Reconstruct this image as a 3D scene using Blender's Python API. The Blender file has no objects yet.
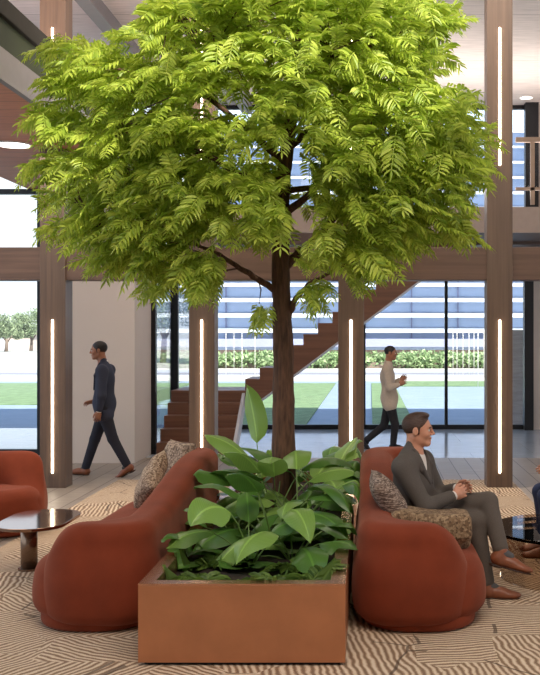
import bpy, bmesh, math, random
import numpy as np
from mathutils import Vector, Matrix

random.seed(7)
RNG = np.random.default_rng(11)
SC = bpy.context.scene
COL = SC.collection
H = 1.87          # eye height
F = 1000.0        # focal length in pixels (540 x 675 frame)
VX, VY = 370.0, 336.0
PI = math.pi


def at(px, py, d):
    """world point seen at photo pixel (px, py) at distance d in front of the eye"""
    return Vector(((px - VX) * d / F, d, H - (py - VY) * d / F))


def srgb(r, g, b):
    def f(v):
        v /= 255.0
        return v / 12.92 if v <= 0.04045 else ((v + 0.055) / 1.055) ** 2.4
    return (f(r), f(g), f(b), 1.0)


# ------------------------------------------------------------------ materials
class NT:
    def __init__(self, name):
        self.m = bpy.data.materials.new(name)
        self.m.use_nodes = True
        self.t = self.m.node_tree
        self.t.nodes.clear()
        self.out = self.n('ShaderNodeOutputMaterial')

    def n(self, kind, **kw):
        nd = self.t.nodes.new(kind)
        for k, v in kw.items():
            setattr(nd, k, v)
        return nd

    def l(self, a, b):
        self.t.links.new(a, b)

    def math(self, op, a, b=None):
        nd = self.n('ShaderNodeMath', operation=op)
        for i, v in enumerate((a, b)):
            if v is None:
                continue
            if isinstance(v, (int, float)):
                nd.inputs[i].default_value = v
            else:
                self.l(v, nd.inputs[i])
        return nd.outputs[0]

    def ramp(self, fac, stops):
        r = self.n('ShaderNodeValToRGB')
        e = r.color_ramp.elements
        while len(e) > 1:
            e.remove(e[-1])
        e[0].position, e[0].color = stops[0]
        for p, c in stops[1:]:
            x = e.new(p)
            x.color = c
        self.l(fac, r.inputs[0])
        return r.outputs[0]

    def coords(self, kind='Object', scale=(1, 1, 1), rot=(0, 0, 0)):
        tc = self.n('ShaderNodeTexCoord')
        mp = self.n('ShaderNodeMapping')
        mp.inputs['Scale'].default_value = scale
        mp.inputs['Rotation'].default_value = rot
        self.l(tc.outputs[kind], mp.inputs[0])
        return mp.outputs[0]

    def noise(self, vec, scale, detail=3, rough=0.5):
        nd = self.n('ShaderNodeTexNoise')
        nd.inputs['Scale'].default_value = scale
        nd.inputs['Detail'].default_value = detail
        nd.inputs['Roughness'].default_value = rough
        self.l(vec, nd.inputs['Vector'])
        return nd.outputs[0]

    def bump(self, h, strength=0.3, dist=0.01):
        b = self.n('ShaderNodeBump')
        b.inputs['Strength'].default_value = strength
        b.inputs['Distance'].default_value = dist
        self.l(h, b.inputs['Height'])
        return b.outputs[0]

    def principled(self, color=None, rough=0.5, metal=0.0, normal=None, **kw):
        p = self.n('ShaderNodeBsdfPrincipled')
        if color is not None:
            if isinstance(color, tuple):
                p.inputs['Base Color'].default_value = color
            else:
                self.l(color, p.inputs['Base Color'])
        if isinstance(rough, (int, float)):
            p.inputs['Roughness'].default_value = rough
        else:
            self.l(rough, p.inputs['Roughness'])
        p.inputs['Metallic'].default_value = metal
        if normal is not None:
            self.l(normal, p.inputs['Normal'])
        for k, v in kw.items():
            p.inputs[k.replace('_', ' ')].default_value = v
        self.l(p.outputs[0], self.out.inputs[0])
        return p


def two(c, k):
    return (c[0] * k, c[1] * k, c[2] * k, 1)


def mat_simple(name, c, rough=0.5, metal=0.0, var=0.12, scale=12.0, bump=0.0, stretch=(1, 1, 1), **kw):
    t = NT(name)
    v = t.coords('Object', stretch)
    nz = t.noise(v, scale, 4)
    col = t.ramp(nz, [(0.3, two(c, 1 - var)), (0.7, two(c, 1 + var))])
    nrm = t.bump(nz, bump, 0.01) if bump else None
    t.principled(col, rough, metal, nrm, **kw)
    return t.m


def mat_wood(name, c1, c2, axis, rough=0.45, scale=9.0):
    t = NT(name)
    s = [22.0, 22.0, 22.0]
    s[axis] = 0.8
    v = t.coords('Object', tuple(s))
    nz = t.noise(v, scale / 9.0, 5, 0.6)
    col = t.ramp(nz, [(0.3, c1), (0.7, c2)])
    t.principled(col, rough, 0, t.bump(nz, 0.08, 0.004))
    return t.m


def mat_planks(name, cols, rough, plank_w, plank_l, gap=0.006, rot=PI / 2, gapcol=srgb(60, 52, 46)):
    t = NT(name)
    v = t.coords('Object', (1, 1, 1), (0, 0, rot))
    b = t.n('ShaderNodeTexBrick')
    b.offset = 0.37
    b.inputs['Scale'].default_value = 1.0
    b.inputs['Mortar Size'].default_value = gap
    b.inputs['Mortar Smooth'].default_value = 0.1
    b.inputs['Bias'].default_value = 0.0
    b.inputs['Brick Width'].default_value = plank_l
    b.inputs['Row Height'].default_value = plank_w
    b.inputs['Color1'].default_value = cols[0]
    b.inputs['Color2'].default_value = cols[1]
    b.inputs['Mortar'].default_value = gapcol
    t.l(v, b.inputs['Vector'])
    v2 = t.coords('Object', (1.2, 14, 14), (0, 0, rot))
    nz = t.noise(v2, 2.0, 5, 0.6)
    mx = t.n('ShaderNodeMixRGB', blend_type='MULTIPLY')
    mx.inputs[0].default_value = 1.0
    t.l(b.outputs[0], mx.inputs[1])
    t.l(t.ramp(nz, [(0.3, (0.8, 0.8, 0.8, 1)), (0.7, (1.12, 1.12, 1.12, 1))]), mx.inputs[2])
    t.principled(mx.outputs[0], rough)
    return t.m


def mat_emit(name, c, s):
    t = NT(name)
    e = t.n('ShaderNodeEmission')
    e.inputs[0].default_value = c
    e.inputs[1].default_value = s
    t.l(e.outputs[0], t.out.inputs[0])
    return t.m


def mat_glass(name, tint=(0.97, 0.985, 1, 1), refl=1.0, ior=1.45):
    t = NT(name)
    tr = t.n('ShaderNodeBsdfTransparent')
    tr.inputs[0].default_value = tint
    gl = t.n('ShaderNodeBsdfGlossy')
    gl.inputs['Roughness'].default_value = 0.02
    fr = t.n('ShaderNodeFresnel')
    fr.inputs[0].default_value = ior
    mx = t.n('ShaderNodeMixShader')
    t.l(t.math('MULTIPLY', fr.outputs[0], refl), mx.inputs[0])
    t.l(tr.outputs[0], mx.inputs[1])
    t.l(gl.outputs[0], mx.inputs[2])
    t.l(mx.outputs[0], t.out.inputs[0])
    return t.m


def mat_leaf(name, c_lo, c_hi, transl=0.45, rough=0.45, scale=3.0, vein=False):
    t = NT(name)
    geo = t.n('ShaderNodeNewGeometry')
    v = t.coords('Object')
    nz = t.noise(v, scale, 2)
    mixf = t.math('ADD', t.math('MULTIPLY', geo.outputs['Random Per Island'], 0.6), t.math('MULTIPLY', nz, 0.4))
    col = t.ramp(mixf, [(0.15, c_lo), (0.8, c_hi)])
    if vein:
        uv = t.n('ShaderNodeUVMap')
        sp = t.n('ShaderNodeSeparateXYZ')
        t.l(uv.outputs[0], sp.inputs[0])
        du = t.math('ABSOLUTE', t.math('SUBTRACT', sp.outputs[0], 0.5))
        rib = t.math('LESS_THAN', du, 0.035)
        lines = t.math('SINE', t.math('MULTIPLY', t.math('ADD', sp.outputs[1], t.math('MULTIPLY', du, 1.0)), -110.0))
        ln = t.math('MULTIPLY', t.math('GREATER_THAN', lines, 0.55), 0.22)
        f = t.math('MAXIMUM', t.math('MULTIPLY', rib, 0.55), ln)
        mx = t.n('ShaderNodeMixRGB')
        t.l(f, mx.inputs[0])
        t.l(col, mx.inputs[1])
        mx.inputs[2].default_value = two(c_hi, 1.7)
        col = mx.outputs[0]
    p = t.n('ShaderNodeBsdfPrincipled')
    t.l(col, p.inputs['Base Color'])
    p.inputs['Roughness'].default_value = rough
    tl = t.n('ShaderNodeBsdfTranslucent')
    t.l(col, tl.inputs[0])
    ms = t.n('ShaderNodeMixShader')
    ms.inputs[0].default_value = transl
    t.l(p.outputs[0], ms.inputs[1])
    t.l(tl.outputs[0], ms.inputs[2])
    t.l(ms.outputs[0], t.out.inputs[0])
    return t.m


def mat_rug(name):
    t = NT(name)
    v = t.coords('Object')
    wn = t.n('ShaderNodeTexNoise')
    wn.inputs['Scale'].default_value = 2.2
    t.l(v, wn.inputs['Vector'])
    vm = t.n('ShaderNodeVectorMath', operation='MULTIPLY_ADD')
    t.l(wn.outputs['Color'], vm.inputs[0])
    vm.inputs[1].default_value = (0.12, 0.12, 0)
    t.l(v, vm.inputs[2])
    vo = t.n('ShaderNodeTexVoronoi', distance='CHEBYCHEV')
    vo.inputs['Scale'].default_value = 1.25
    t.l(vm.outputs[0], vo.inputs['Vector'])
    sc = t.n('ShaderNodeSeparateColor')
    t.l(vo.outputs['Color'], sc.inputs[0])
    k = t.math('FLOOR', t.math('MULTIPLY', sc.outputs[0], 4.0))
    ang = t.math('ADD', t.math('MULTIPLY', k, PI / 4), t.math('MULTIPLY', sc.outputs[1], 0.35))
    sp = t.n('ShaderNodeSeparateXYZ')
    t.l(vm.outputs[0], sp.inputs[0])
    pr = t.math('ADD', t.math('MULTIPLY', sp.outputs[0], t.math('COSINE', ang)),
                t.math('MULTIPLY', sp.outputs[1], t.math('SINE', ang)))
    wob = t.math('MULTIPLY', t.noise(v, 9, 2), 0.03)
    st = t.math('SINE', t.math('MULTIPLY', t.math('ADD', pr, wob), 2 * PI / 0.042))
    fine = t.noise(v, 160, 2)
    big = t.noise(v, 0.7, 2)
    f = t.math('ADD', t.math('MULTIPLY', st, 0.33), t.math('ADD', fine, 0.0))
    col = t.ramp(f, [(0.2, srgb(124, 97, 74)), (0.5, srgb(176, 147, 119)), (0.72, srgb(212, 191, 165))])
    ed = t.n('ShaderNodeTexVoronoi', feature='DISTANCE_TO_EDGE')
    ed.inputs['Scale'].default_value = 1.1
    t.l(vm.outputs[0], ed.inputs['Vector'])
    crack = t.math('MULTIPLY', t.math('LESS_THAN', ed.outputs['Distance'], 0.008),
                   t.math('GREATER_THAN', t.noise(v, 1.6, 1), 0.52))
    mx = t.n('ShaderNodeMixRGB')
    t.l(t.math('MULTIPLY', crack, 0.75), mx.inputs[0])
    t.l(col, mx.inputs[1])
    mx.inputs[2].default_value = srgb(70, 48, 34)
    t.principled(mx.outputs[0], 0.95, 0, t.bump(st, 0.35, 0.006))
    return t.m


def mat_tweed(name, cols, scale=90, stretch=(1, 1, 1)):
    t = NT(name)
    v = t.coords('Object', stretch)
    vo = t.n('ShaderNodeTexVoronoi')
    vo.inputs['Scale'].default_value = scale
    t.l(v, vo.inputs['Vector'])
    sc = t.n('ShaderNodeSeparateColor')
    t.l(vo.outputs['Color'], sc.inputs[0])
    n2 = t.noise(v, scale * 0.12, 3)
    f = t.math('ADD', t.math('MULTIPLY', sc.outputs[0], 0.6), t.math('MULTIPLY', n2, 0.5))
    col = t.ramp(f, [(0.2, cols[0]), (0.5, cols[1]), (0.8, cols[2])])
    t.principled(col, 0.95, 0, t.bump(vo.outputs['Distance'], 0.5, 0.006))
    return t.m


def mat_velvet(name, c):
    t = NT(name)
    v = t.coords('Object')
    n1 = t.noise(v, 5, 4)
    n2 = t.noise(v, 320, 2)
    f = t.math('ADD', t.math('MULTIPLY', n1, 0.75), t.math('MULTIPLY', n2, 0.25))
    col = t.ramp(f, [(0.32, two(c, 0.84)), (0.68, two(c, 1.14))])
    t.principled(col, 0.9, 0, t.bump(n2, 0.25, 0.002), Sheen_Weight=0.2, Sheen_Roughness=0.45,
                 Sheen_Tint=(1.0, 0.55, 0.4, 1), Specular_IOR_Level=0.15)
    return t.m


M = {}
M['floor'] = mat_planks('floor_planks', (srgb(136, 124, 113), srgb(156, 143, 131)), 0.42, 0.24, 3.4)
M['tile'] = mat_planks('pale_floor_tiles', (srgb(176, 186, 200), srgb(184, 192, 204)), 0.12, 1.6, 1.6, 0.003, 0, srgb(150, 160, 174))
M['rug'] = mat_rug('patterned_rug')
M['pillar'] = mat_wood('pillar_veneer', srgb(86, 68, 57), srgb(110, 88, 73), 2)
M['beam'] = mat_wood('beam_veneer', srgb(86, 65, 54), srgb(112, 86, 72), 0)
M['soffit'] = mat_planks('soffit_boards', (srgb(196, 126, 94), srgb(206, 136, 102)), 0.55, 0.34, 30, 0.004, 0, srgb(84, 54, 42))
M['ceiling'] = mat_planks('ceiling_panels', (srgb(214, 203, 198), srgb(218, 207, 202)), 0.7, 2.4, 6, 0.006, 0, srgb(150, 140, 136))
M['wallwhite'] = mat_simple('warm_white_plaster', srgb(208, 194, 184), 0.75, var=0.02, scale=2)
M['slab'] = mat_simple('taupe_slab_edge', srgb(168, 150, 140), 0.6, var=0.04)
M['slabdark'] = mat_simple('bronze_panel', srgb(96, 78, 70), 0.6, var=0.05)
M['fascia'] = mat_simple('grey_fascia', srgb(128, 122, 124), 0.5, var=0.04)
M['greenglass'] = mat_simple('dark_green_glass', srgb(48, 56, 32), 0.7, var=0.3, scale=1.5, Specular_IOR_Level=0.2)
M['darkrail'] = mat_simple('dark_rail', srgb(40, 36, 30), 0.85, var=0.1, Specular_IOR_Level=0.15)
M['blackmetal'] = mat_simple('black_metal', srgb(26, 26, 30), 0.4, 0.3, var=0.1)
M['led'] = mat_emit('warm_strip_light', (1.0, 0.84, 0.62, 1), 12.0)
M['lamp'] = mat_emit('downlight_glow', (1.0, 0.95, 0.88, 1), 4.0)
M['whitemetal'] = mat_simple('white_metal', srgb(220, 216, 210), 0.4, var=0.02)
M['glass'] = mat_glass('clear_glass', (0.96, 0.98, 1, 1), 0.6)
M['smoke'] = mat_glass('smoked_bronze_glass', (0.95, 0.91, 0.86, 1), 0.5)
M['smoketop'] = mat_glass('smoked_glass_top', (0.84, 0.75, 0.67, 1), 1.0)
M['stair'] = mat_wood('stair_timber', srgb(96, 62, 46), srgb(122, 82, 62), 0)
M['stringer'] = mat_simple('pale_stringer', srgb(186, 186, 194), 0.5, var=0.03)
M['tan'] = mat_simple('tan_rail', srgb(178, 152, 132), 0.5, var=0.05)
M['copper'] = mat_simple('copper_sheet', srgb(184, 122, 84), 0.42, 0.45, var=0.1, scale=5)
M['rim'] = mat_simple('polished_copper_rim', srgb(204, 152, 122), 0.25, 0.9, var=0.04)
M['soil'] = mat_simple('dark_soil', srgb(38, 27, 20), 0.95, var=0.5, scale=40, bump=0.8)
M['velvet'] = mat_velvet('rust_velvet', srgb(122, 54, 33))
M['bark'] = mat_simple('brown_bark', srgb(92, 64, 48), 0.9, var=0.45, scale=9, bump=0.9, stretch=(5, 5, 0.8))
M['leaf'] = mat_leaf('tree_leaflets', srgb(140, 168, 52), srgb(214, 226, 98), 0.42, 0.45)
M['broad'] = mat_leaf('broad_leaf', srgb(58, 96, 40), srgb(96, 138, 58), 0.3, 0.32, 2.0, True)
M['broadlight'] = mat_leaf('pale_broad_leaf', srgb(104, 148, 62), srgb(150, 184, 92), 0.35, 0.35, 2.0, True)
M['fern'] = mat_leaf('fern_green', srgb(70, 100, 40), srgb(120, 146, 62), 0.3, 0.5)
M['stalk'] = mat_simple('green_stalk', srgb(104, 132, 66), 0.5)
M['bronze'] = mat_simple('bronze_mirror', srgb(150, 118, 98), 0.08, 0.95, var=0.03)
M['bronzeleg'] = mat_simple('bronze_tube', srgb(140, 116, 98), 0.25, 0.8, var=0.05)
M['tweed'] = mat_tweed('speckled_weave', (srgb(92, 72, 56), srgb(148, 122, 100), srgb(196, 172, 148)))
M['tweed2'] = mat_tweed('grey_speckled_weave', (srgb(84, 68, 58), srgb(134, 112, 96), srgb(178, 156, 136)), 70)
M['knit'] = mat_tweed('brown_knit', (srgb(74, 54, 40), srgb(124, 98, 72), srgb(160, 134, 104)), 70)
M['stripe'] = mat_tweed('streaked_weave', (srgb(66, 50, 42), srgb(112, 90, 78), srgb(170, 150, 134)), 50, (1, 1, 4))
M['skin'] = mat_simple('skin', srgb(198, 140, 112), 0.5, var=0.05, scale=20, Subsurface_Weight=0.1, Subsurface_Radius=(0.02, 0.008, 0.005))
M['skin2'] = mat_simple('tanned_skin', srgb(168, 112, 84), 0.5, var=0.05, scale=20)
M['hair'] = mat_simple('brown_hair', srgb(66, 42, 30), 0.5, var=0.35, scale=60, bump=0.6, stretch=(1, 1, 3))
M['hairblack'] = mat_simple('black_hair', srgb(34, 27, 26), 0.5, var=0.3, scale=60, bump=0.5)
M['suit'] = mat_simple('charcoal_wool', srgb(84, 76, 70), 0.9, var=0.1, scale=150, bump=0.1)
M['suitdark'] = mat_simple('charcoal_lapel', srgb(74, 66, 62), 0.9, var=0.1, scale=150)
M['trouser'] = mat_simple('grey_wool', srgb(88, 78, 70), 0.9, var=0.1, scale=150, bump=0.1)
M['shirt'] = mat_simple('white_shirt', srgb(222, 214, 206), 0.8, var=0.03)
M['shoe'] = mat_simple('tan_leather', srgb(134, 78, 52), 0.4, var=0.15, scale=30)
M['shoesole'] = mat_simple('dark_sole', srgb(60, 38, 28), 0.6)
M['sock'] = mat_simple('grey_sock', srgb(86, 84, 84), 0.9)
M['navy'] = mat_simple('navy_wool', srgb(54, 58, 76), 0.9, var=0.08, scale=100)
M['navydark'] = mat_simple('dark_navy_wool', srgb(40, 40, 52), 0.9, var=0.08, scale=100)
M['beige'] = mat_simple('beige_cotton', srgb(192, 174, 156), 0.9, var=0.06, scale=30)
M['blackcloth'] = mat_simple('black_cloth', srgb(32, 30, 34), 0.9)
M['bluejean'] = mat_simple('blue_denim', srgb(38, 48, 78), 0.9, var=0.12, scale=120)
M['eyewhite'] = mat_simple('eye_white', srgb(226, 220, 214), 0.3, var=0.01)
M['iris'] = mat_simple('dark_iris', srgb(44, 32, 26), 0.2)
M['lip'] = mat_simple('lip', srgb(168, 92, 82), 0.5, var=0.04)
# outside
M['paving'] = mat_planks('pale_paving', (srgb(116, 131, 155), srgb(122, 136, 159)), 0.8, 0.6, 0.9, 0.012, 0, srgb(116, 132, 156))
M['grass'] = mat_simple('lawn_grass', srgb(92, 114, 80), 0.95, var=0.25, scale=3)
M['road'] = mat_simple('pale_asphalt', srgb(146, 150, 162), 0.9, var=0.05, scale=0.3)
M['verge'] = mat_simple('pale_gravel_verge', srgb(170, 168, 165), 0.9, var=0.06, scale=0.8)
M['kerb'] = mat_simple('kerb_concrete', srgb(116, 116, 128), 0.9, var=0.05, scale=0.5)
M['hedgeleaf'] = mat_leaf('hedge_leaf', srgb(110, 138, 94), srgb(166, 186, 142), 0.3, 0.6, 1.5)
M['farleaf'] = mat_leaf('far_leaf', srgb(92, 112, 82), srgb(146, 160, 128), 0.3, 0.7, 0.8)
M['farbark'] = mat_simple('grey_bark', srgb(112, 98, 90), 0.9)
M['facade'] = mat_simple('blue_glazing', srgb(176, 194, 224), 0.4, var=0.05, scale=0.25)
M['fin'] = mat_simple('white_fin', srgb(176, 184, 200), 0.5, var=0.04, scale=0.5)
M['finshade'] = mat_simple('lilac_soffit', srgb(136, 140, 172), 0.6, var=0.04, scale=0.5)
M['brickwall'] = mat_planks('far_brick', (srgb(150, 128, 116), srgb(164, 142, 128)), 0.9, 0.08, 0.24, 0.01, 0, srgb(176, 166, 158))
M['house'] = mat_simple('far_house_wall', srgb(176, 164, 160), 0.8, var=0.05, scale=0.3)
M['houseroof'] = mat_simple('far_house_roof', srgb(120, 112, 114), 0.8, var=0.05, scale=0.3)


# ------------------------------------------------------------------ mesh helpers
def link_mesh(name, verts, faces, mat, parent=None, smooth=False, loc=None, uv=None):
    me = bpy.data.meshes.new(name)
    verts = np.asarray(verts, dtype=np.float32)
    me.from_pydata(verts.tolist() if len(verts) < 60000 else verts, [], faces if isinstance(faces, list) else faces.tolist())
    if uv is not None:
        l = me.uv_layers.new(name='UVMap')
        vi = np.empty(len(me.loops), np.int32)
        me.loops.foreach_get('vertex_index', vi)
        l.data.foreach_set('uv', np.asarray(uv, np.float32)[vi].ravel())
    if smooth:
        me.polygons.foreach_set('use_smooth', np.ones(len(me.polygons), bool))
    me.materials.append(mat)
    me.update()
    ob = bpy.data.objects.new(name, me)
    COL.objects.link(ob)
    if parent is not None:
        ob.parent = parent
        if loc is None:
            # vertices are given in world space: keep them there
            ob.matrix_parent_inverse = Matrix.Translation(-Vector(parent.location)) if parent.rotation_euler.z == 0 else parent.matrix_basis.inverted()
    if loc is not None:
        ob.location = loc
    return ob


class MB:
    def __init__(self):
        self.v, self.f = [], []

    def add(self, vs, fs):
        o = len(self.v)
        self.v += [tuple(p) for p in vs]
        self.f += [tuple(i + o for i in f) for f in fs]
        return self

    def box(self, x0, x1, y0, y1, z0, z1):
        vs = [(x, y, z) for z in (z0, z1) for y in (y0, y1) for x in (x0, x1)]
        return self.add(vs, [(0, 2, 3, 1), (4, 5, 7, 6), (0, 1, 5, 4), (2, 6, 7, 3), (0, 4, 6, 2), (1, 3, 7, 5)])

    def prism(self, poly, axis, a0, a1):
        """poly: list of 2-D points; axis: extrusion axis index"""
        n = len(poly)
        idx = [i for i in range(3) if i != axis]
        vs = []
        for a in (a0, a1):
            for p in poly:
                q = [0, 0, 0]
                q[axis] = a
                q[idx[0]], q[idx[1]] = p
                vs.append(q)
        fs = [tuple(range(n))[::-1], tuple(range(n, 2 * n))]
        fs += [(i, (i + 1) % n, (i + 1) % n + n, i + n) for i in range(n)]
        return self.add(vs, fs)

    def tube(self, pts, radii, seg=10, cap=True):
        pts = [Vector(p) for p in pts]
        if not isinstance(radii, (list, tuple)):
            radii = [radii] * len(pts)
        o = len(self.v)
        prev = None
        for i, p in enumerate(pts):
            t = (pts[min(i + 1, len(pts) - 1)] - pts[max(i - 1, 0)]).normalized()
            if prev is None:
                a = t.orthogonal().normalized()
            else:
                a = (prev - t * prev.dot(t))
                a = a.normalized() if a.length > 1e-6 else t.orthogonal().normalized()
            prev = a
            b = t.cross(a)
            for k in range(seg):
                th = 2 * PI * k / seg
                self.v.append(tuple(p + (a * math.cos(th) + b * math.sin(th)) * radii[i]))
        for i in range(len(pts) - 1):
            for k in range(seg):
                k2 = (k + 1) % seg
                self.f.append((o + i * seg + k, o + i * seg + k2, o + (i + 1) * seg + k2, o + (i + 1) * seg + k))
        if cap:
            self.f.append(tuple(o + k for k in range(seg))[::-1])
            e = o + (len(pts) - 1) * seg
            self.f.append(tuple(e + k for k in range(seg)))
        return self

    def build(self, name, mat, parent=None, smooth=False, bevel=0.0, seg=2):
        ob = link_mesh(name, self.v, self.f, mat, parent, smooth)
        if bevel:
            md = ob.modifiers.new('bevel', 'BEVEL')
            md.width = bevel
            md.segments = seg
            md.limit_method = 'ANGLE'
        return ob


def empty(name, loc, rz=0.0):
    o = bpy.data.objects.new(name, None)
    o.empty_display_size = 0.1
    COL.objects.link(o)
    o.location = loc
    o.rotation_euler = (0, 0, rz)
    return o


def tag(o, label=None, cat=None, group=None, kind=None):
    if label:
        o['label'] = label
    if cat:
        o['category'] = cat
    if group:
        o['group'] = group
    if kind:
        o['kind'] = kind
    return o


def struct(o):
    o['kind'] = 'structure'
    return o


def copy_tree(o, parent=None):
    c = o.copy()
    COL.objects.link(c)
    if parent is not None:
        c.parent = parent
    for ch in list(o.children):
        copy_tree(ch, c)
    return c


# ------------------------------------------------------------------ signed-distance modelling (smooth organic shapes)
class Field:
    """smooth union / subtraction of rounded primitives, turned into one closed mesh"""

    def __init__(self, lo, hi, h):
        self.lo = np.array(lo, np.float32)
        self.h = h
        self.n = np.ceil((np.array(hi) - self.lo) / h).astype(int) + 1
        self.d = np.full(self.n, 10.0, np.float32)

    def region(self, lo, hi):
        a = np.clip(np.floor((np.array(lo) - self.lo) / self.h).astype(int), 0, self.n - 1)
        b = np.clip(np.ceil((np.array(hi) - self.lo) / self.h).astype(int) + 1, 1, self.n)
        sl = tuple(slice(int(i), int(j)) for i, j in zip(a, b))
        ax = [self.lo[i] + self.h * np.arange(a[i], b[i], dtype=np.float32) for i in range(3)]
        return sl, ax[0][:, None, None], ax[1][None, :, None], ax[2][None, None, :]

    def merge(self, sl, v, k, sub=False):
        a = self.d[sl]
        if sub:
            b = -v
            hh = np.maximum(k - np.abs(a - b), 0) / max(k, 1e-6)
            self.d[sl] = np.maximum(a, b) + hh * hh * k * 0.25
        else:
            hh = np.maximum(k - np.abs(a - v), 0) / max(k, 1e-6)
            self.d[sl] = np.minimum(a, v) - hh * hh * k * 0.25

    def cone(self, a, b, ra, rb, k=0.02, sub=False):
        a, b = np.array(a, np.float32), np.array(b, np.float32)
        m = max(ra, rb) + k + 2 * self.h
        sl, X, Y, Z = self.region(np.minimum(a, b) - m, np.maximum(a, b) + m)
        ab = b - a
        L = float(ab @ ab) + 1e-9
        px, py, pz = X - a[0], Y - a[1], Z - a[2]
        t = np.clip((px * ab[0] + py * ab[1] + pz * ab[2]) / L, 0, 1)
        v = np.sqrt((px - ab[0] * t) ** 2 + (py - ab[1] * t) ** 2 + (pz - ab[2] * t) ** 2) - (ra + (rb - ra) * t)
        self.merge(sl, v, k, sub)
        return self

    def ell(self, c, r, axes=None, k=0.02, sub=False):
        """ellipsoid; axes = 3 unit vectors for the radii"""
        c = np.array(c, np.float32)
        r = np.array(r, np.float32)
        A = np.eye(3, dtype=np.float32) if axes is None else np.array([list(x) for x in axes], np.float32)
        m = float(r.max()) + k + 2 * self.h
        sl, X, Y, Z = self.region(c - m, c + m)
        p = (X - c[0], Y - c[1], Z - c[2])
        q = [A[i][0] * p[0] + A[i][1] * p[1] + A[i][2] * p[2] for i in range(3)]
        k0 = np.sqrt(sum((q[i] / r[i]) ** 2 for i in range(3)))
        k1 = np.sqrt(sum((q[i] / r[i] ** 2) ** 2 for i in range(3))) + 1e-6
        self.merge(sl, k0 * (k0 - 1) / k1, k, sub)
        return self

    def box(self, c, half, r, axes=None, k=0.0, sub=False):
        c = np.array(c, np.float32)
        A = np.eye(3, dtype=np.float32) if axes is None else np.array([list(x) for x in axes], np.float32)
        m = float(np.linalg.norm(half)) + k + 2 * self.h
        sl, X, Y, Z = self.region(c - m, c + m)
        p = (X - c[0], Y - c[1], Z - c[2])
        q = [np.abs(A[i][0] * p[0] + A[i][1] * p[1] + A[i][2] * p[2]) - (half[i] - r) for i in range(3)]
        out = np.sqrt(sum(np.maximum(x, 0) ** 2 for x in q))
        ins = np.minimum(np.maximum(np.maximum(q[0], q[1]), q[2]), 0)
        self.merge(sl, out + ins - r, k, sub)
        return self

    def func(self, f, k=0.0, sub=False):
        sl, X, Y, Z = self.region(self.lo, self.lo + self.h * (self.n - 1))
        self.merge(sl, f(X, Y, Z).astype(np.float32), k, sub)
        return self

    def mesh(self):
        d = self.d
        d = np.where(d == 0, 1e-6, d)
        for s in (np.s_[0], np.s_[-1]):
            d[s] = np.maximum(d[s], 1e-3)
            d[:, s] = np.maximum(d[:, s], 1e-3)
            d[:, :, s] = np.maximum(d[:, :, s], 1e-3)
        ins = d < 0
        n = np.array(d.shape)
        c = np.zeros(n - 1, np.int8)
        for i in (0, 1):
            for j in (0, 1):
                for k in (0, 1):
                    c += ins[i:n[0] - 1 + i, j:n[1] - 1 + j, k:n[2] - 1 + k]
        act = np.argwhere((c > 0) & (c < 8))
        idx = np.full(n - 1, -1, np.int32)
        idx[tuple(act.T)] = np.arange(len(act))
        s = np.zeros((len(act), 3), np.float64)
        w = np.zeros(len(act))
        corners = [(i, j, k) for i in (0, 1) for j in (0, 1) for k in (0, 1)]
        for a in corners:
            for ax in range(3):
                if a[ax]:
                    continue
                b = list(a)
                b[ax] = 1
                pa, pb = act + np.array(a), act + np.array(b)
                va, vb = d[tuple(pa.T)], d[tuple(pb.T)]
                m = (va < 0) != (vb < 0)
                t = np.where(m, va / np.where(m, va - vb, 1), 0)
                s[m] += (pa + (pb - pa) * t[:, None])[m]
                w[m] += 1
        V = self.lo + self.h * (s / w[:, None])
        Q = []
        for ax in range(3):
            o1, o2 = (ax + 1) % 3, (ax + 2) % 3
            sa = [slice(None)] * 3
            sb = [slice(None)] * 3
            sa[ax], sb[ax] = slice(0, -1), slice(1, None)
            A, B = ins[tuple(sa)], ins[tuple(sb)]
            for e in (True, False):
                p = np.argwhere((A == e) & (B != e))
                p = p[(p[:, o1] > 0) & (p[:, o2] > 0) & (p[:, o1] < n[o1] - 1) & (p[:, o2] < n[o2] - 1)]
                u, v = np.zeros(3, int), np.zeros(3, int)
                u[o1], v[o2] = 1, 1
                quad = np.stack([idx[tuple((p - u - v).T)], idx[tuple((p - v).T)], idx[tuple(p.T)], idx[tuple((p - u).T)]], 1)
                Q.append(quad if e else quad[:, ::-1])
        return V, np.concatenate(Q)

    def build(self, name, mat, parent=None):
        V, Q = self.mesh()
        return link_mesh(name, V, Q, mat, parent, True)


# ------------------------------------------------------------------ setting
floor = struct(MB().box(-9, 9, -5, 15.35, -0.2, 0).build('floor', M['floor']))
tile = struct(MB().box(-9, 9, 15.35, 20.3, -0.2, 0).build('floor_tiled', M['tile']))
rug = MB().box(-3.26, 1.83, 1.5, 12.98, 0.0, 0.006).build('area_rug', M['rug'])
tag(rug, 'large beige and brown rug with angled stripe patches on the plank floor', 'rug')

# roof with an opening (skylight) above the tree
hx0, hx1, hy0, hy1 = -1.0, 2.3, 4.2, 7.6
rf = MB()
rf.box(-9, hx0, -5, 20.3, 6.5, 6.75)
rf.box(hx1, 9, -5, 20.3, 6.5, 6.75)
rf.box(hx0, hx1, -5, hy0, 6.5, 6.75)
rf.box(hx0, hx1, hy1, 20.3, 6.5, 6.75)
struct(rf.build('ceiling', M['ceiling']))
sk = MB()
for i in range(1, 3):
    x = hx0 + (hx1 - hx0) * i / 3
    sk.box(x - 0.03, x + 0.03, hy0, hy1, 6.56, 6.7)
struct(sk.build('window_7', M['whitemetal']))
link_mesh('pane', *(lambda b: (b.v, b.f))(MB().box(hx0, hx1, hy0, hy1, 6.62, 6.63)), M['glass'], bpy.data.objects['window_7'])

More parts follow.
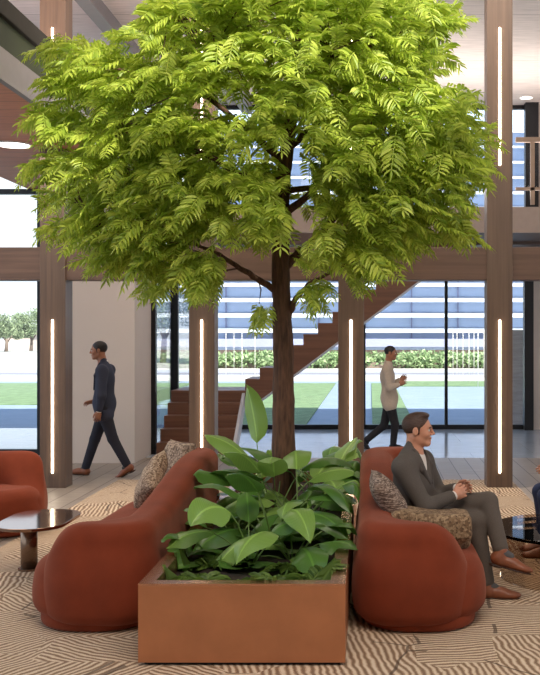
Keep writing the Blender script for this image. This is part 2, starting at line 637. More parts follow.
cb = MB()
cb.add([(-2.55, 13.8, 6.5), (-2.35, 13.8, 6.5), (-2.35, 13.8, 6.3), (-2.55, 13.8, 6.3),
        (-2.55, 20.0, 6.5), (-2.35, 20.0, 6.5), (-2.35, 20.0, 6.3), (-2.55, 20.0, 6.3)],
       [(0, 1, 2, 3), (7, 6, 5, 4), (0, 4, 5, 1), (1, 5, 6, 2), (2, 6, 7, 3), (3, 7, 4, 0)])
cb.box(-3.9, -3.7, 12.8, 20.0, 6.3, 6.5)
struct(cb.build('trim_1', M['fascia']))

# pale box wall on the left, timber soffit and bridge above it
struct(MB().box(-4.62, -3.46, 14.7, 15.8, 0, 4.16).build('wall_left', M['wallwhite']))
MB().box(-4.63, -3.45, 14.68, 15.81, 0, 0.0).v
struct(MB().box(-5.37, -3.35, 4.0, 16.0, 4.18, 4.43).build('ceiling_soffit', M['soffit']))
fz = MB().box(-3.36, -3.30, 4.0, 16.0, 4.17, 4.46)
struct(fz.build('trim_2', M['fascia']))
bal = empty('glass_balustrade', (-3.33, 10, 4.45))
tag(bal, 'dark green tinted balustrade with black handrail along the bridge at upper left', 'balustrade')
MB().box(-3.345, -3.325, 4.0, 16.0, 4.45, 4.75).build('panel', M['greenglass'], bal)
MB().box(-3.40, -3.28, 4.0, 16.0, 4.74, 4.92).build('handrail', M['darkrail'], bal, bevel=0.01)

# upper floor slab (with a stairwell) and its taupe edge
sl = MB()
sl.box(-3.4, 7, 16.4, 16.9, 3.62, 3.96)
sl.box(-3.4, 7, 18.5, 20.15, 3.56, 3.98)
sl.box(1.75, 7, 16.9, 18.5, 3.62, 3.96)
struct(sl.build('floor_upper', M['slabdark']))
struct(MB().box(-3.4, 7, 16.34, 16.4, 3.56, 3.98).build('trim_3', M['slab']))

# beam across the pillars
beam = MB().box(-7, 4.5, 12.33, 12.62, 2.56, 2.965).build('crossbeam', M['beam'], bevel=0.006)
tag(beam, 'long dark brown timber beam running across the pillars under the tree crown', 'beam', kind='thing')

# pillars
PD, PW = 12.3, 0.315
pill_labels = ['brown timber pillar with light strip beside the man walking past the pale wall',
               'brown timber pillar with light strip in front of the lower staircase steps',
               'brown timber pillar with light strip between tree trunk and seated man',
               'tall brown timber pillar with two light strips at right behind the seated man']
for i, cx in enumerate((-3.905, -2.07, -0.234, 1.597)):
    p = empty('pillar', (cx, PD, 0))
    tag(p, pill_labels[i], 'pillar', 'timber pillars with light strips', 'thing')
    z0 = 0.0
    if i == 0:
        MB().box(cx - PW / 2, cx + PW / 2, PD, PD + 0.30, 0, 4.17).box(cx - PW / 2, cx + PW / 2, PD, PD + 0.3, 4.44, 6.5).build('post', M['pillar'], p, bevel=0.004)
    else:
        MB().box(cx - PW / 2, cx + PW / 2, PD, PD + 0.30, 0.007, 6.5).build('post', M['pillar'], p, bevel=0.004)
    for za, zb in ((0.185, 2.067), (3.97, 5.66)):
        if i == 0 and za > 3:
            za = 4.6
        MB().tube([(cx, PD - 0.004, za), (cx, PD - 0.004, zb)], 0.012, 10).build('light_strip', M['led'], p, True)


def frame_wall(name, xs, y, z0, z1, transoms=(), w=0.06, mat=None):
    """frontal window wall: mullions at xs, pane behind, one structure object with frame and pane"""
    f = MB()
    f.box(xs[0] - w / 2, xs[-1] + w / 2, y - 0.05, y + 0.05, z0, z0 + 0.09)
    f.box(xs[0] - w / 2, xs[-1] + w / 2, y - 0.05, y + 0.05, z1 - 0.08, z1)
    for x in xs:
        f.box(x - w / 2, x + w / 2, y - 0.06, y + 0.06, z0, z1)
    for z in transoms:
        f.box(xs[0], xs[-1], y - 0.04, y + 0.04, z - 0.03, z + 0.03)
    o = struct(f.build(name, M['blackmetal']))
    MB().box(xs[0], xs[-1], y - 0.006, y + 0.006, z0 + 0.08, z1 - 0.07).build('pane', M['glass'], o)
    return o


frame_wall('window_1', [-3.46, -1.77, -0.12, 1.53, 3.18], 20.1, 0.0, 3.56)
frame_wall('window_2', [-3.46, -1.77, -0.12, 1.53, 3.18], 20.1, 4.0, 6.5)
frame_wall('window_3', [-9.0, -6.4, -5.2, -4.64], 15.75, 0.0, 4.18, w=0.05)
frame_wall('window_4', [-9.0, -6.4, -5.4], 15.75, 4.43, 6.5)
# glazing running back from the pale wall to the rear window
f = MB()
f.box(-3.51, -3.41, 15.8, 20.1, 0, 0.08)
f.box(-3.51, -3.41, 15.8, 20.1, 3.64, 3.72)
for y in (15.86, 17.7):
    f.box(-3.53, -3.39, y - 0.05, y + 0.05, 0, 3.72)
o = struct(f.build('window_5', M['blackmetal']))
MB().box(-3.466, -3.454, 15.8, 20.1, 0.05, 3.7).build('pane', M['glass'], o)
# right end of the rear wall
struct(MB().box(3.22, 9, 19.98, 20.3, 0, 3.55).box(3.3, 9, 19.9, 20.3, 4.0, 6.5).build('wall_back', M['wallwhite']))
struct(MB().box(3.06, 3.24, 19.8, 20.0, 0.0, 3.54).box(3.08, 3.34, 19.8, 20.0, 4.0, 6.5).build('trim_4', M['blackmetal']))
struct(MB().box(8.8, 9, -5, 20.3, 0, 1.0).box(8.8, 9, -5, 20.3, 3.6, 6.5).build('wall_right', M['wallwhite']))
struct(MB().box(-9, 9, -5.2, -5, 0, 6.5).build('wall_front', M['wallwhite']))

# rail on the upper floor at the right
r = empty('balcony_rail', (3.0, 16.6, 4.06))
tag(r, 'tan balcony rail on the upper floor behind the tall right pillar', 'railing')
MB().box(2.42, 6.8, 16.58, 16.66, 5.09, 5.17).build('top_rail', M['tan'], r, bevel=0.01)
MB().box(2.42, 6.8, 16.60, 16.64, 4.29, 4.34).build('lower_rail', M['tan'], r)
for x in (2.70, 4.3, 5.9):
    MB().box(x - 0.035, x + 0.035, 16.6, 16.64, 4.05, 5.12).build('post', M['tan'], r)
MB().box(2.42, 6.8, 16.615, 16.622, 4.36, 5.08).build('pane', M['glass'], r)


def downlight(x, y, z, rad, label):
    e = empty('downlight', (x, y, z))
    tag(e, label, 'ceiling light', 'recessed downlights')
    n = 24
    m = MB()
    ring = [[(x + q * math.cos(2 * PI * k / n), y + q * math.sin(2 * PI * k / n), zz) for k in range(n)] for q, zz in
            ((rad * 1.12, z + 0.001), (rad * 1.10, z - 0.015), (rad, z - 0.015), (rad, z + 0.001))]
    for a in range(3):
        m.add(ring[a] + ring[a + 1], [(k, (k + 1) % n, (k + 1) % n + n, k + n) for k in range(n)])
    m.build('bezel', M['whitemetal'], e, True)
    m = MB()
    m.tube([(x, y, z + 0.004), (x, y, z - 0.008)], rad, n)
    m.build('diffuser', M['lamp'], e)


downlight(-4.30, 12.05, 4.18, 0.2, 'round glowing downlight in the brown timber soffit left of the tree')
downlight(3.03, 19.4, 6.5, 0.12, 'small round glowing downlight in the pale ceiling right of the tall pillar')

# ------------------------------------------------------------------ staircase
st = empty('staircase', (-2.8, 16.5, 0))
tag(st, 'brown timber staircase rising from the landing behind the tree trunk', 'staircase')
RISE = 0.19
for k in range(5):
    y0 = 15.72 + 0.29 * k
    top = RISE * (k + 1)
    if k < 4:
        MB().box(-3.36, -2.16, y0, y0 + 0.33, max(0.0, top - RISE - 0.03), top).build('step', M['stair'], st, bevel=0.006)
    else:
        MB().box(-3.36, -2.10, y0, 18.1, top - 0.2, top).build('landing', M['stair'], st, bevel=0.006)
MB().prism([(15.72, 0), (15.72, 0.16), (16.9, 0.92), (18.1, 0.92), (18.1, 0.72), (17.0, 0.72), (15.95, 0)], 0, -2.16, -2.11).build('side_panel', M['stringer'], st)
run = 0.247
nst = 15
base = RISE * 5
poly = [(-2.10, base - 0.02)]
for k in range(nst):
    x = -2.12 + run * k
    poly += [(x, base + RISE * k), (x, base + RISE * (k + 1)), (x + run, base + RISE * (k + 1))]
xe = -2.12 + run * nst
poly += [(xe, base + RISE * nst - 0.42)]
poly += [(-2.12 + 0.1, base - 0.28)]
for yy in (16.98, 18.0):
    MB().prism(poly[1:], 1, yy, yy + 0.06).build('stringer', M['stair'], st)
MB().add([(-2.02, 16.96, base - 0.285), (-2.02, 18.08, base - 0.285), (xe, 18.08, base + RISE * nst - 0.425), (xe, 16.96, base + RISE * nst - 0.425),
          (-2.02, 16.96, base - 0.315), (-2.02, 18.08, base - 0.315), (xe, 18.08, base + RISE * nst - 0.455), (xe, 16.96, base + RISE * nst - 0.455)],
         [(0, 1, 2, 3), (7, 6, 5, 4), (0, 4, 5, 1), (1, 5, 6, 2), (2, 6, 7, 3), (3, 7, 4, 0)]).build('soffit_panel', M['stringer'], st)
for k in range(nst):
    x = -2.12 + run * k
    MB().box(x, x + run + 0.02, 17.04, 18.0, base + RISE * (k + 1) - 0.05, base + RISE * (k + 1) - 0.001).box(x, x + 0.025, 17.04, 18.0, base + RISE * k, base + RISE * (k + 1) - 0.002).build('step', M['stair'], st)

# ------------------------------------------------------------------ outside
struct(MB().box(-160, 160, 20.3, 400, -0.35, -0.03).box(-160, -3.52, 15.85, 20.3, -0.35, -0.03).box(9.0, 160, -60, 20.3, -0.35, -0.03).box(-160, -9, -60, 15.85, -0.35, -0.03).box(-9, 9, -60, -5.2, -0.35, -0.03).build('ground', M['paving']))
for nm, x0, x1, y0, y1 in (('lawn', -3.3, -1.36, 20.7, 39.8), ('lawn', -60, -3.3, 27.5, 39.8), ('lawn', 0.05, 0.95, 20.7, 39.8), ('lawn', 0.95, 40, 37.5, 41.5)):
    g = MB().box(x0, x1, y0, y1, -0.04, 0.0).build(nm, M['grass'])
    tag(g, 'short green lawn outside the windows', 'grass', kind='stuff')
struct(MB().box(-160, 160, 42, 47.5, -0.04, 0.0).build('verge_path', M['verge']))
struct(MB().box(-160, 160, 47.5, 55.5, -0.04, -0.01).build('road', M['road']))
struct(MB().box(-160, 160, 48.8, 50.6, -0.01, 0.02).build('kerb', M['kerb']))
struct(MB().box(-160, 160, 55.5, 400, -0.04, 0.0).build('verge_path', M['verge']))


def leaf_cloud(name, mat, parent, blobs, n, size):
    """leaf quads over a set of ellipsoids (x, y, z, rx, ry, rz)"""
    vol = np.array([b[3] * b[5] for b in blobs])
    pick = RNG.choice(len(blobs), n, p=vol / vol.sum())
    B = np.array(blobs)[pick]
    u = RNG.normal(size=(n, 3))
    u /= np.linalg.norm(u, axis=1)[:, None]
    P = B[:, :3] + u * B[:, 3:6] * (RNG.random(n) ** 0.35)[:, None]
    a = RNG.normal(size=(n, 3))
    a /= np.linalg.norm(a, axis=1)[:, None]
    b = np.cross(a, RNG.normal(size=(n, 3)))
    b /= np.linalg.norm(b, axis=1)[:, None]
    s = size * RNG.uniform(0.6, 1.3, n)[:, None]
    V = np.stack([P - a * s, P - b * s * 0.5, P + a * s, P + b * s * 0.5], 1).reshape(-1, 3)
    return link_mesh(name, V, np.arange(4 * n).reshape(n, 4), mat, parent)


h = empty('hedge', (2, 58, 0))
tag(h, 'low green hedge in front of the louvred building across the road', 'hedge')
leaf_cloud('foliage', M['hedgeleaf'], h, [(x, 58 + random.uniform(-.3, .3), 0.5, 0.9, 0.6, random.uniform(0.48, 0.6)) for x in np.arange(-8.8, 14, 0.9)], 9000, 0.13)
MB().box(-9, 14, 57.9, 58.1, 0, 0.35).build('stems', M['farbark'], h)

tr_labels = ['slender street tree with grey trunk seen through the side glass beside the staircase',
             'hazy tree left of the small grey house beyond the road', 'hazy tree right of the small grey house beyond the road',
             'hazy low tree at the left edge of the photo beyond the road', 'hazy tree directly beside the left pillar beyond the road']
for i, (px, py, d, hh, cr) in enumerate(((163, 346, 70, 4.4, 2.2), (6, 346, 120, 3.0, 1.7), (31, 346, 125, 3.6, 2.0), (-8, 346, 115, 3.2, 2.0), (48, 346, 118, 3.8, 2.2))):
    b = at(px, 340, d)
    t = empty('street_tree', (b.x, d, 0))
    tag(t, tr_labels[i], 'tree', 'trees across the road')
    MB().tube([(b.x, d, -0.1), (b.x + 0.1, d, hh * 0.4), (b.x - 0.1, d, hh * 0.75)], [0.24, 0.18, 0.1], 8).tube(
        [(b.x + 0.08, d, hh * 0.35), (b.x + 0.9, d, hh * 0.7)], [0.12, 0.06], 6).tube([(b.x + 0.05, d, hh * 0.4), (b.x - 0.8, d + 0.2, hh * 0.75)], [0.12, 0.06], 6).build('trunk', M['farbark'], t, True)
    bl = [(b.x + random.uniform(-1, 1) * cr * 0.8, d + random.uniform(-1, 1) * cr * 0.6, hh * 0.8 + random.uniform(-0.35, 0.6) * cr, cr * 0.5, cr * 0.5, cr * 0.4) for _ in range(12)]
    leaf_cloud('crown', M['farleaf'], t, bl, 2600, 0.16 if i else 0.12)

hs = empty('house', (at(18, 340, 130).x, 130, 0))
tag(hs, 'small hazy grey house beyond the road at far left', 'house')
hx = at(18, 340, 130).x
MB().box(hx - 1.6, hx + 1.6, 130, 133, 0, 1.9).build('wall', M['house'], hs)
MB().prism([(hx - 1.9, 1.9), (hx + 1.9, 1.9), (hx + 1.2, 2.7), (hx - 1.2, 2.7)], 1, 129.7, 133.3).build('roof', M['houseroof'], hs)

bd = empty('office_building', (5, 62, 0))
tag(bd, 'blue glazed building with white horizontal louvres across the road', 'building')
bx0, bx1 = -9.6, 13.5
MB().box(bx0, bx1, 62.6, 70, 1.0, 16).build('glazing', M['facade'], bd)
MB().box(bx0, bx1, 62.7, 70, 0, 1.0).build('wall', M['brickwall'], bd)
MB().box(bx0, bx1, 61.6, 62.6, 1.2, 1.7).build('canopy', M['finshade'], bd)
for k in range(14):
    z = 2.05 + 0.95 * k
    fb = MB()
    fb.prism([(61.7, z + 0.02), (61.72, z + 0.06), (62.62, z + 0.40), (62.62, z + 0.36)], 0, bx0, bx1)
    fb.build('louvre', M['fin'], bd)
for x in np.arange(bx0 + 0.6, bx1, 2.9):
    MB().box(x - 0.04, x + 0.04, 62.45, 62.6, 1.7, 15.8).build('mullion', M['finshade'], bd)
# slim brick pier of the neighbouring wing close outside the rear window
pr = MB().box(3.02, 3.27, 21.2, 21.5, -0.03, 2.0).build('brick_pier', M['brickwall'])
tag(pr, 'slim grey brick pier just outside the rear window at right', 'pier', kind='thing')

pole_px = [(218, 374), (226, 378), (234, 372), (242, 380), (255, 376), (453, 376), (457, 380), (463, 378), (469, 384), (474, 376), (478, 388), (484, 378)]
for i, (px, py) in enumerate(pole_px):
    d = 1900.0 / (py - VY)
    b = at(px, py, d)
    ht = H - (331 - VY) * d / F
    p = MB().tube([(b.x, d, -0.03), (b.x, d, ht)], 0.010, 8).build('light_pole', M['whitemetal'], smooth=True)
    if i < 5:
        tag(p, 'thin white pole of the cluster outside behind the staircase', 'pole', 'thin white poles behind the staircase')
    else:
        tag(p, 'thin white pole of the cluster outside left of the tall right pillar', 'pole', 'thin white poles near the right pillar')

# ------------------------------------------------------------------ planter
PX0, PX1, PY0, PY1, PZ = -1.31, -0.14, 5.65, 10.4, 0.47
pl = empty('planter', ((PX0 + PX1) / 2, PY0, 0))
tag(pl, 'long copper planter box holding the tree and leafy plants', 'planter')
tk = 0.02
w = MB()
w.box(PX0, PX1, PY0, PY0 + tk, 0.025, PZ - 0.012)
w.box(PX0, PX1, PY1 - tk, PY1, 0.025, PZ - 0.012)
w.box(PX0, PX0 + tk, PY0 + tk, PY1 - tk, 0.025, PZ - 0.012)
w.box(PX1 - tk, PX1, PY0 + tk, PY1 - tk, 0.025, PZ - 0.012)
w.build('side_panels', M['copper'], pl)
MB().box(PX0 + 0.03, PX1 - 0.03, PY0 + 0.03, PY1 - 0.03, 0.006, 0.026).build('plinth', M['blackmetal'], pl)
rw = 0.085
rm = MB()
rm.box(PX0, PX1, PY0, PY0 + rw, PZ - 0.012, PZ)
rm.box(PX0, PX1, PY1 - rw, PY1, PZ - 0.012, PZ)
rm.box(PX0, PX0 + rw, PY0 + rw, PY1 - rw, PZ - 0.012, PZ)
rm.box(PX1 - rw, PX1, PY0 + rw, PY1 - rw, PZ - 0.012, PZ)
rm.box(PX0 + rw - 0.006, PX0 + rw, PY0 + rw, PY1 - rw, PZ - 0.14, PZ - 0.012)
rm.box(PX1 - rw, PX1 - rw + 0.006, PY0 + rw, PY1 - rw, PZ - 0.14, PZ - 0.012)
rm.build('rim', M['rim'], pl)
nx, ny = 14, 50
vs, fs = [], []
for j in range(ny + 1):
    for i in range(nx + 1):
        vs.append((PX0 + 0.03 + (PX1 - PX0 - 0.06) * i / nx, PY0 + 0.03 + (PY1 - PY0 - 0.06) * j / ny, 0.36 + random.uniform(-0.015, 0.015)))
for j in range(ny):
    for i in range(nx):
        a = j * (nx + 1) + i
        fs.append((a, a + 1, a + nx + 2, a + nx + 1))
so = link_mesh('soil', vs, fs, M['soil'], pl, True)

# ------------------------------------------------------------------ the tree
TD = 8.33
tree = empty('indoor_tree', (at(283, 500, TD).x, TD, 0.35))
tag(tree, 'tall leafy indoor tree with feathery bright green crown growing from the copper planter', 'tree')


def tp(px, py, dd=0.0):
    return at(px, py, TD + dd)


trunk_pts = [tp(284, 530), tp(284, 470), tp(283.5, 400), tp(283, 340), tp(281, 280), tp(281, 225), tp(283, 180), tp(288, 140, -.05), tp(294, 100, 0), tp(299, 50, .05), tp(303, 0, 0), tp(304, -40, 0)]
trunk_r = [0.115, 0.1, 0.09, 0.083, 0.076, 0.07, 0.062, 0.055, 0.048, 0.038, 0.028, 0.015]
tb = MB()
# knobbly trunk: more rings with small radius noise
P2, R2 = [], []
for i in range(len(trunk_pts) - 1):
    for k in range(6):
        t = k / 6
        P2.append(trunk_pts[i].lerp(trunk_pts[i + 1], t) + Vector((random.uniform(-.004, .004), random.uniform(-.004, .004), 0)))
        R2.append((trunk_r[i] * (1 - t) + trunk_r[i + 1] * t) * random.uniform(0.96, 1.04))
tb.tube(P2, R2, 16)
tb.build('trunk', M['bark'], tree, True)

branches = [
    ([(288, 318, 0), (296, 298, -.05), (308, 285, -.15), (330, 273, -.25), (352, 262, -.3)], 0.028),
    ([(278, 292, 0), (258, 279, -.1), (240, 268, -.2), (220, 255, -.3), (195, 244, -.35), (170, 242, -.3)], 0.03),
    ([(284, 268, 0), (300, 252, .1), (318, 236, .2), (338, 214, .3), (356, 190, .3), (378, 160, .3)], 0.04),
    ([(318, 236, .2), (345, 232, .35), (385, 232, .45), (420, 228, .5)], 0.022),
    ([(284, 215, 0), (305, 198, -.2), (325, 178, -.4), (335, 150, -.5)], 0.036),
    ([(280, 222, 0), (255, 212, .2), (225, 204, .3), (180, 190, .3), (130, 178, .2)], 0.034),
    ([(282, 200, 0), (250, 180, -.3), (215, 160, -.5), (170, 140, -.5), (120, 125, -.4)], 0.036),
    ([(287, 150, 0), (320, 120, .3), (360, 100, .5), (410, 90, .5)], 0.032),
    ([(285, 165, 0), (250, 130, .3), (205, 95, .5), (150, 75, .5), (100, 65, .3)], 0.034),
    ([(295, 100, 0), (335, 70, -.3), (380, 40, -.4), (430, 20, -.3)], 0.028),
    ([(294, 105, 0), (260, 70, -.3), (220, 40, -.4), (180, 10, -.3)], 0.028),
    ([(288, 190, 0), (330, 185, .4), (390, 170, .6), (450, 150, .5)], 0.028),
    ([(192, 244, -.3), (160, 228, -.2), (120, 225, -.1), (95, 228, 0)], 0.018),
    ([(205, 200, .3), (190, 222, .3), (180, 250, .2)], 0.015),
    ([(200, 95, .5), (190, 60, .5), (175, 20, .4)], 0.02),
]
bb = MB()
for pts, r0 in branches:
    P = [tp(*q) for q in pts]
    PP, RR = [], []
    for i in range(len(P) - 1):
        for k in range(4):
            PP.append(P[i].lerp(P[i + 1], k / 4) + Vector((random.uniform(-1, 1), random.uniform(-1, 1), random.uniform(-1, 1))) * 0.006)
    PP.append(P[-1])
    RR = [r0 * (1 - 0.75 * i / (len(PP) - 1)) for i in range(len(PP))]
    bb.tube(PP, RR, 8)
bpts = [tp(*q) for pts, _ in branches for q in pts[1:]]

# crown clumps: px, py, rx, ry at the tree's own distance
clumps = [
    (162, 18, 24, 28), (210, 5, 48, 38), (270, -5, 48, 40), (330, 0, 52, 40), (390, 8, 48, 32), (436, 16, 30, 14),
    (62, 44, 24, 9), (98, 54, 32, 13), (128, 34, 14, 9),
    (72, 78, 32, 22), (120, 82, 42, 26), (180, 70, 48, 38), (236, 55, 38, 32), (300, 60, 46, 40), (360, 50, 48, 38), (412, 52, 38, 32),
    (56, 120, 28, 24), (110, 125, 42, 32), (168, 122, 44, 32), (222, 130, 34, 22), (272, 110, 22, 40), (335, 110, 42, 34), (392, 100, 48, 34), (444, 106, 34, 22),
    (48, 165, 30, 13), (100, 172, 42, 30), (160, 172, 42, 32), (216, 178, 38, 28), (262, 185, 26, 40), (345, 155, 42, 32), (402, 150, 48, 34), (458, 136, 32, 28), (466, 166, 26, 20),
    (56, 198, 16, 10), (54, 228, 13, 8), (100, 222, 32, 28), (150, 224, 42, 32), (205, 215, 36, 22), (262, 222, 24, 18), (370, 200, 46, 32), (430, 190, 42, 30), (456, 222, 22, 18),
    (112, 256, 26, 14), (165, 260, 36, 26), (202, 264, 22, 22), (340, 240, 28, 22), (374, 246, 30, 26), (408, 226, 36, 18),
    (156, 284, 15, 8), (208, 284, 14, 10), (306, 255, 16, 12), (262, 312, 9, 7), (312, 298, 13, 10), (358, 272, 14, 16),
    (320, 285, 14, 6), (318, 200, 18, 14),
]
N0, dirs, lens = [], [], []
twig = []
C0 = tp(272, 110)
R0x, R0z = 2.0, 1.7
for (px, py, rx, ry) in clumps:
    c = tp(px, py)
    q = 1 - ((c.x - C0.x) / (R0x * 1.05)) ** 2 - ((c.z - C0.z) / (R0z * 1.1)) ** 2
    th = 1.3 * math.sqrt(max(q, 0.03))
    n = int(12 + rx * ry * (0.040 + 0.040 * th))
    if rx < 20:
        n = int(5 + rx * ry * 0.06)
    near = min(bpts, key=lambda p: (p - c).length)
    for j in range(n):
        u = Vector(RNG.normal(size=3)).normalized()
        rr = random.random() ** 0.4
        dd = random.uniform(-1, 1)
        dd = (abs(dd) ** 0.7) * (1 if dd > 0 else -1) * th
        base = at(px + u.x * rr * rx, py - u.z * rr * ry, TD + dd + u.y * 0.12)
        out = (base - Vector((C0.x, TD, C0.z - 0.6)))
        out.z *= 0.35
        out.normalize()
        dv = (out * 0.9 + Vector(RNG.normal(size=3)) * 0.45 + Vector((0, -0.12, -0.22))).normalized()
        L = random.uniform(0.17, 0.27) if rx >= 20 else random.uniform(0.15, 0.22)
        N0.append(base - dv * L * 0.45)
        dirs.append(dv)
        lens.append(L)
        if j % 14 == 0:
            mid = near.lerp(base, 0.5) + Vector((0, 0, 0.04))
            if (near - base).length < 1.1:
                twig.append((near, mid, base - dv * L * 0.4))
for a, m_, b in twig:
    bb.tube([a, m_, b], [0.008, 0.006, 0.003], 5, False)
bb.build('branches', M['bark'], tree, True)


def compound_leaves(base, dv, L, pairs=8, lw=0.112, droop=0.35):
    """feathery leaves: two rows of leaflets along a drooping midrib, returned as vertex and quad arrays"""
    base, dv, L = np.array([list(b) for b in base]), np.array([list(d) for d in dv]), np.array(L)
    n = len(L)
    up = np.array([0, 0, 1.0])
    side = np.cross(dv, up)
    side /= np.linalg.norm(side, axis=1)[:, None] + 1e-9
    rnd = RNG.normal(size=(n, 3)) * 0.35
    side = side + rnd
    side -= dv * (side * dv).sum(1)[:, None]
    side /= np.linalg.norm(side, axis=1)[:, None]
    nrm = np.cross(side, dv)
    V, Fc = [], []
    off = 0
    ts = np.linspace(0.12, 0.97, pairs)
    items = [(t, s) for t in ts for s in (-1, 1)] + [(1.0, 0)]
    for t, s in items:
        pos = base + dv * (L * t)[:, None] - up * (droop * L * t * t)[:, None] * 0.8
        tang = dv - up * (droop * 1.6 * t)
        tang /= np.linalg.norm(tang, axis=1)[:, None]
        ll = (lw * L / 0.3) * (0.75 + 0.5 * math.sin(PI * min(t, 0.95))) * RNG.uniform(0.85, 1.15, n)
        if s == 0:
            ld = tang.copy()
            wd = side
        else:
            ld = side * s * 0.86 + tang * 0.55 - nrm * RNG.uniform(0.0, 0.35, n)[:, None]
            ld /= np.linalg.norm(ld, axis=1)[:, None]
            wd = np.cross(nrm, ld)
        wd = wd + nrm * RNG.normal(size=(n, 1)) * 0.3
        wd /= np.linalg.norm(wd, axis=1)[:, None]
        ln = np.cross(ld, wd)
        w = ll * 0.125
        b0 = pos
        tip = pos + ld * ll[:, None] - up * (0.12 * ll)[:, None]
        m1 = pos + ld * (0.3 * ll)[:, None]
        m2 = pos + ld * (0.68 * ll)[:, None]
        fold = ln * (w * 0.35)[:, None]
        a1, a2 = m1 + wd * w[:, None] + fold, m2 + wd * (w * 0.8)[:, None] + fold
        c1, c2 = m1 - wd * w[:, None] + fold, m2 - wd * (w * 0.8)[:, None] + fold
        V.append(np.stack([b0, a1, a2, tip, c2, c1], 1).reshape(-1, 3))
        o = off + np.arange(n)[:, None] * 6
        Fc.append(np.concatenate([o + np.array([0, 1, 2, 3]), o + np.array([0, 3, 4, 5])]))
        off += n * 6
    # midribs as thin strips
    for t0, t1 in ((0, 0.5), (0.5, 1.0)):
        pa = base + dv * (L * t0)[:, None] - up * (droop * L * t0 * t0)[:, None] * 0.8
        pb = base + dv * (L * t1)[:, None] - up * (droop * L * t1 * t1)[:, None] * 0.8
        wv = side * 0.003
        V.append(np.stack([pa - wv, pa + wv, pb + wv, pb - wv], 1).reshape(-1, 3))
        Fc.append(off + np.arange(n)[:, None] * 4 + np.array([0, 1, 2, 3]))
        off += n * 4
    return np.concatenate(V), np.concatenate(Fc)


V, Q = compound_leaves(N0, dirs, lens)
fo = link_mesh('foliage', V, Q, M['leaf'], tree)
print('tree leaves', len(lens), 'faces', len(Q))

# ------------------------------------------------------------------ plants in the planter


def blade(base, az, elev, pet, L, W, droop, roll=0.0, nu=10, nv=6):
    """stalk + pointed blade; returns verts/faces/uv of the blade and the stalk tube"""
    base = Vector(base)
    hd = Vector((math.cos(az), math.sin(az), 0))
    dirv = (hd * math.cos(elev) + Vector((0, 0, 1)) * math.sin(elev)).normalized()
    p = base.copy()
    stalk = [p.copy()]
    el = elev
    for i in range(4):
        p = p + (hd * math.cos(el) + Vector((0, 0, 1)) * math.sin(el)) * pet / 4
        stalk.append(p.copy())
        el -= droop * 0.12
    vs, uv, fs = [], [], []
    sidev = hd.cross(Vector((0, 0, 1)))
    ph = random.uniform(0, 6)
    for i in range(nu + 1):
        t = i / nu
        tang = hd * math.cos(el) + Vector((0, 0, 1)) * math.sin(el)
        nr = sidev.cross(tang) * -1
        nr = tang.cross(sidev) * -1
        sv = (sidev * math.cos(roll) + nr * math.sin(roll))
        n2 = tang.cross(sv)
        wd = W * 0.5 * (math.sin(PI * min(1, t ** 0.75)) ** 0.8) if 0 < t < 1 else 0.0
        for j in range(nv + 1):
            s = j / nv * 2 - 1
            wave = math.sin(t * 9 + ph + s) * 0.012 * abs(s)
            vs.append(p + sv * (s * wd) - n2 * (abs(s) ** 1.3 * wd * 0.38 * -1 + wave))
            uv.append((j / nv, t))
        p = p + tang * L / nu
        el -= droop / nu
    for i in range(nu):
        for j in range(nv):
            a = i * (nv + 1) + j
            fs.append((a, a + 1, a + nv + 2, a + nv + 1))
    return vs, fs, uv, stalk


def leafy_plant(x, y, specs, label, light=0.3, z=0.35, group='broad leaved plants in the planter'):
    e = empty('broad_leaf_plant', (x, y, z))
    tag(e, label, 'plant', group)
    for (az, el, pet, L, W, droop, roll, mt) in specs:
        az = math.radians(az)
        b = (x + 0.02 * math.cos(az), y + 0.02 * math.sin(az), z - 0.02)
        vs, fs, uv, stalk = blade(b, az, math.radians(el), pet * 1.2, L * 1.2, W * 1.15, math.radians(droop), math.radians(roll))
        for v in vs:
            if v.x < PX0:
                v.x = PX0 + (v.x - PX0) * 0.25
            if v.x > PX1:
                v.x = PX1 + (v.x - PX1) * 0.25
            edge = v.x > PX1 - 0.09 or v.x < PX0 + 0.09 or v.y < PY0 + 0.09
            v.z = max(v.z, 0.50 if edge else 0.395)
        lf = link_mesh('leaf', vs, fs, M['broadlight'] if mt else M['broad'], e, True, uv=uv)
        sb = MB().tube(stalk, [0.008, 0.007, 0.006, 0.005, 0.004], 6).build('stalk', M['stalk'], lf, True)
    return e


def rand_specs(n, hl=0.32, light=0.3, el=(40, 75), pet=(0.12, 0.3), azr=(0, 360)):
    out = []
    for i in range(n):
        az = azr[0] + (azr[1] - azr[0]) * (i + random.uniform(-.3, .3)) / n
        out.append((az, random.uniform(*el), random.uniform(*pet), hl * random.uniform(0.8, 1.2), hl * random.uniform(0.36, 0.52), random.uniform(50, 110), random.uniform(-25, 25), random.random() < light))
    return out


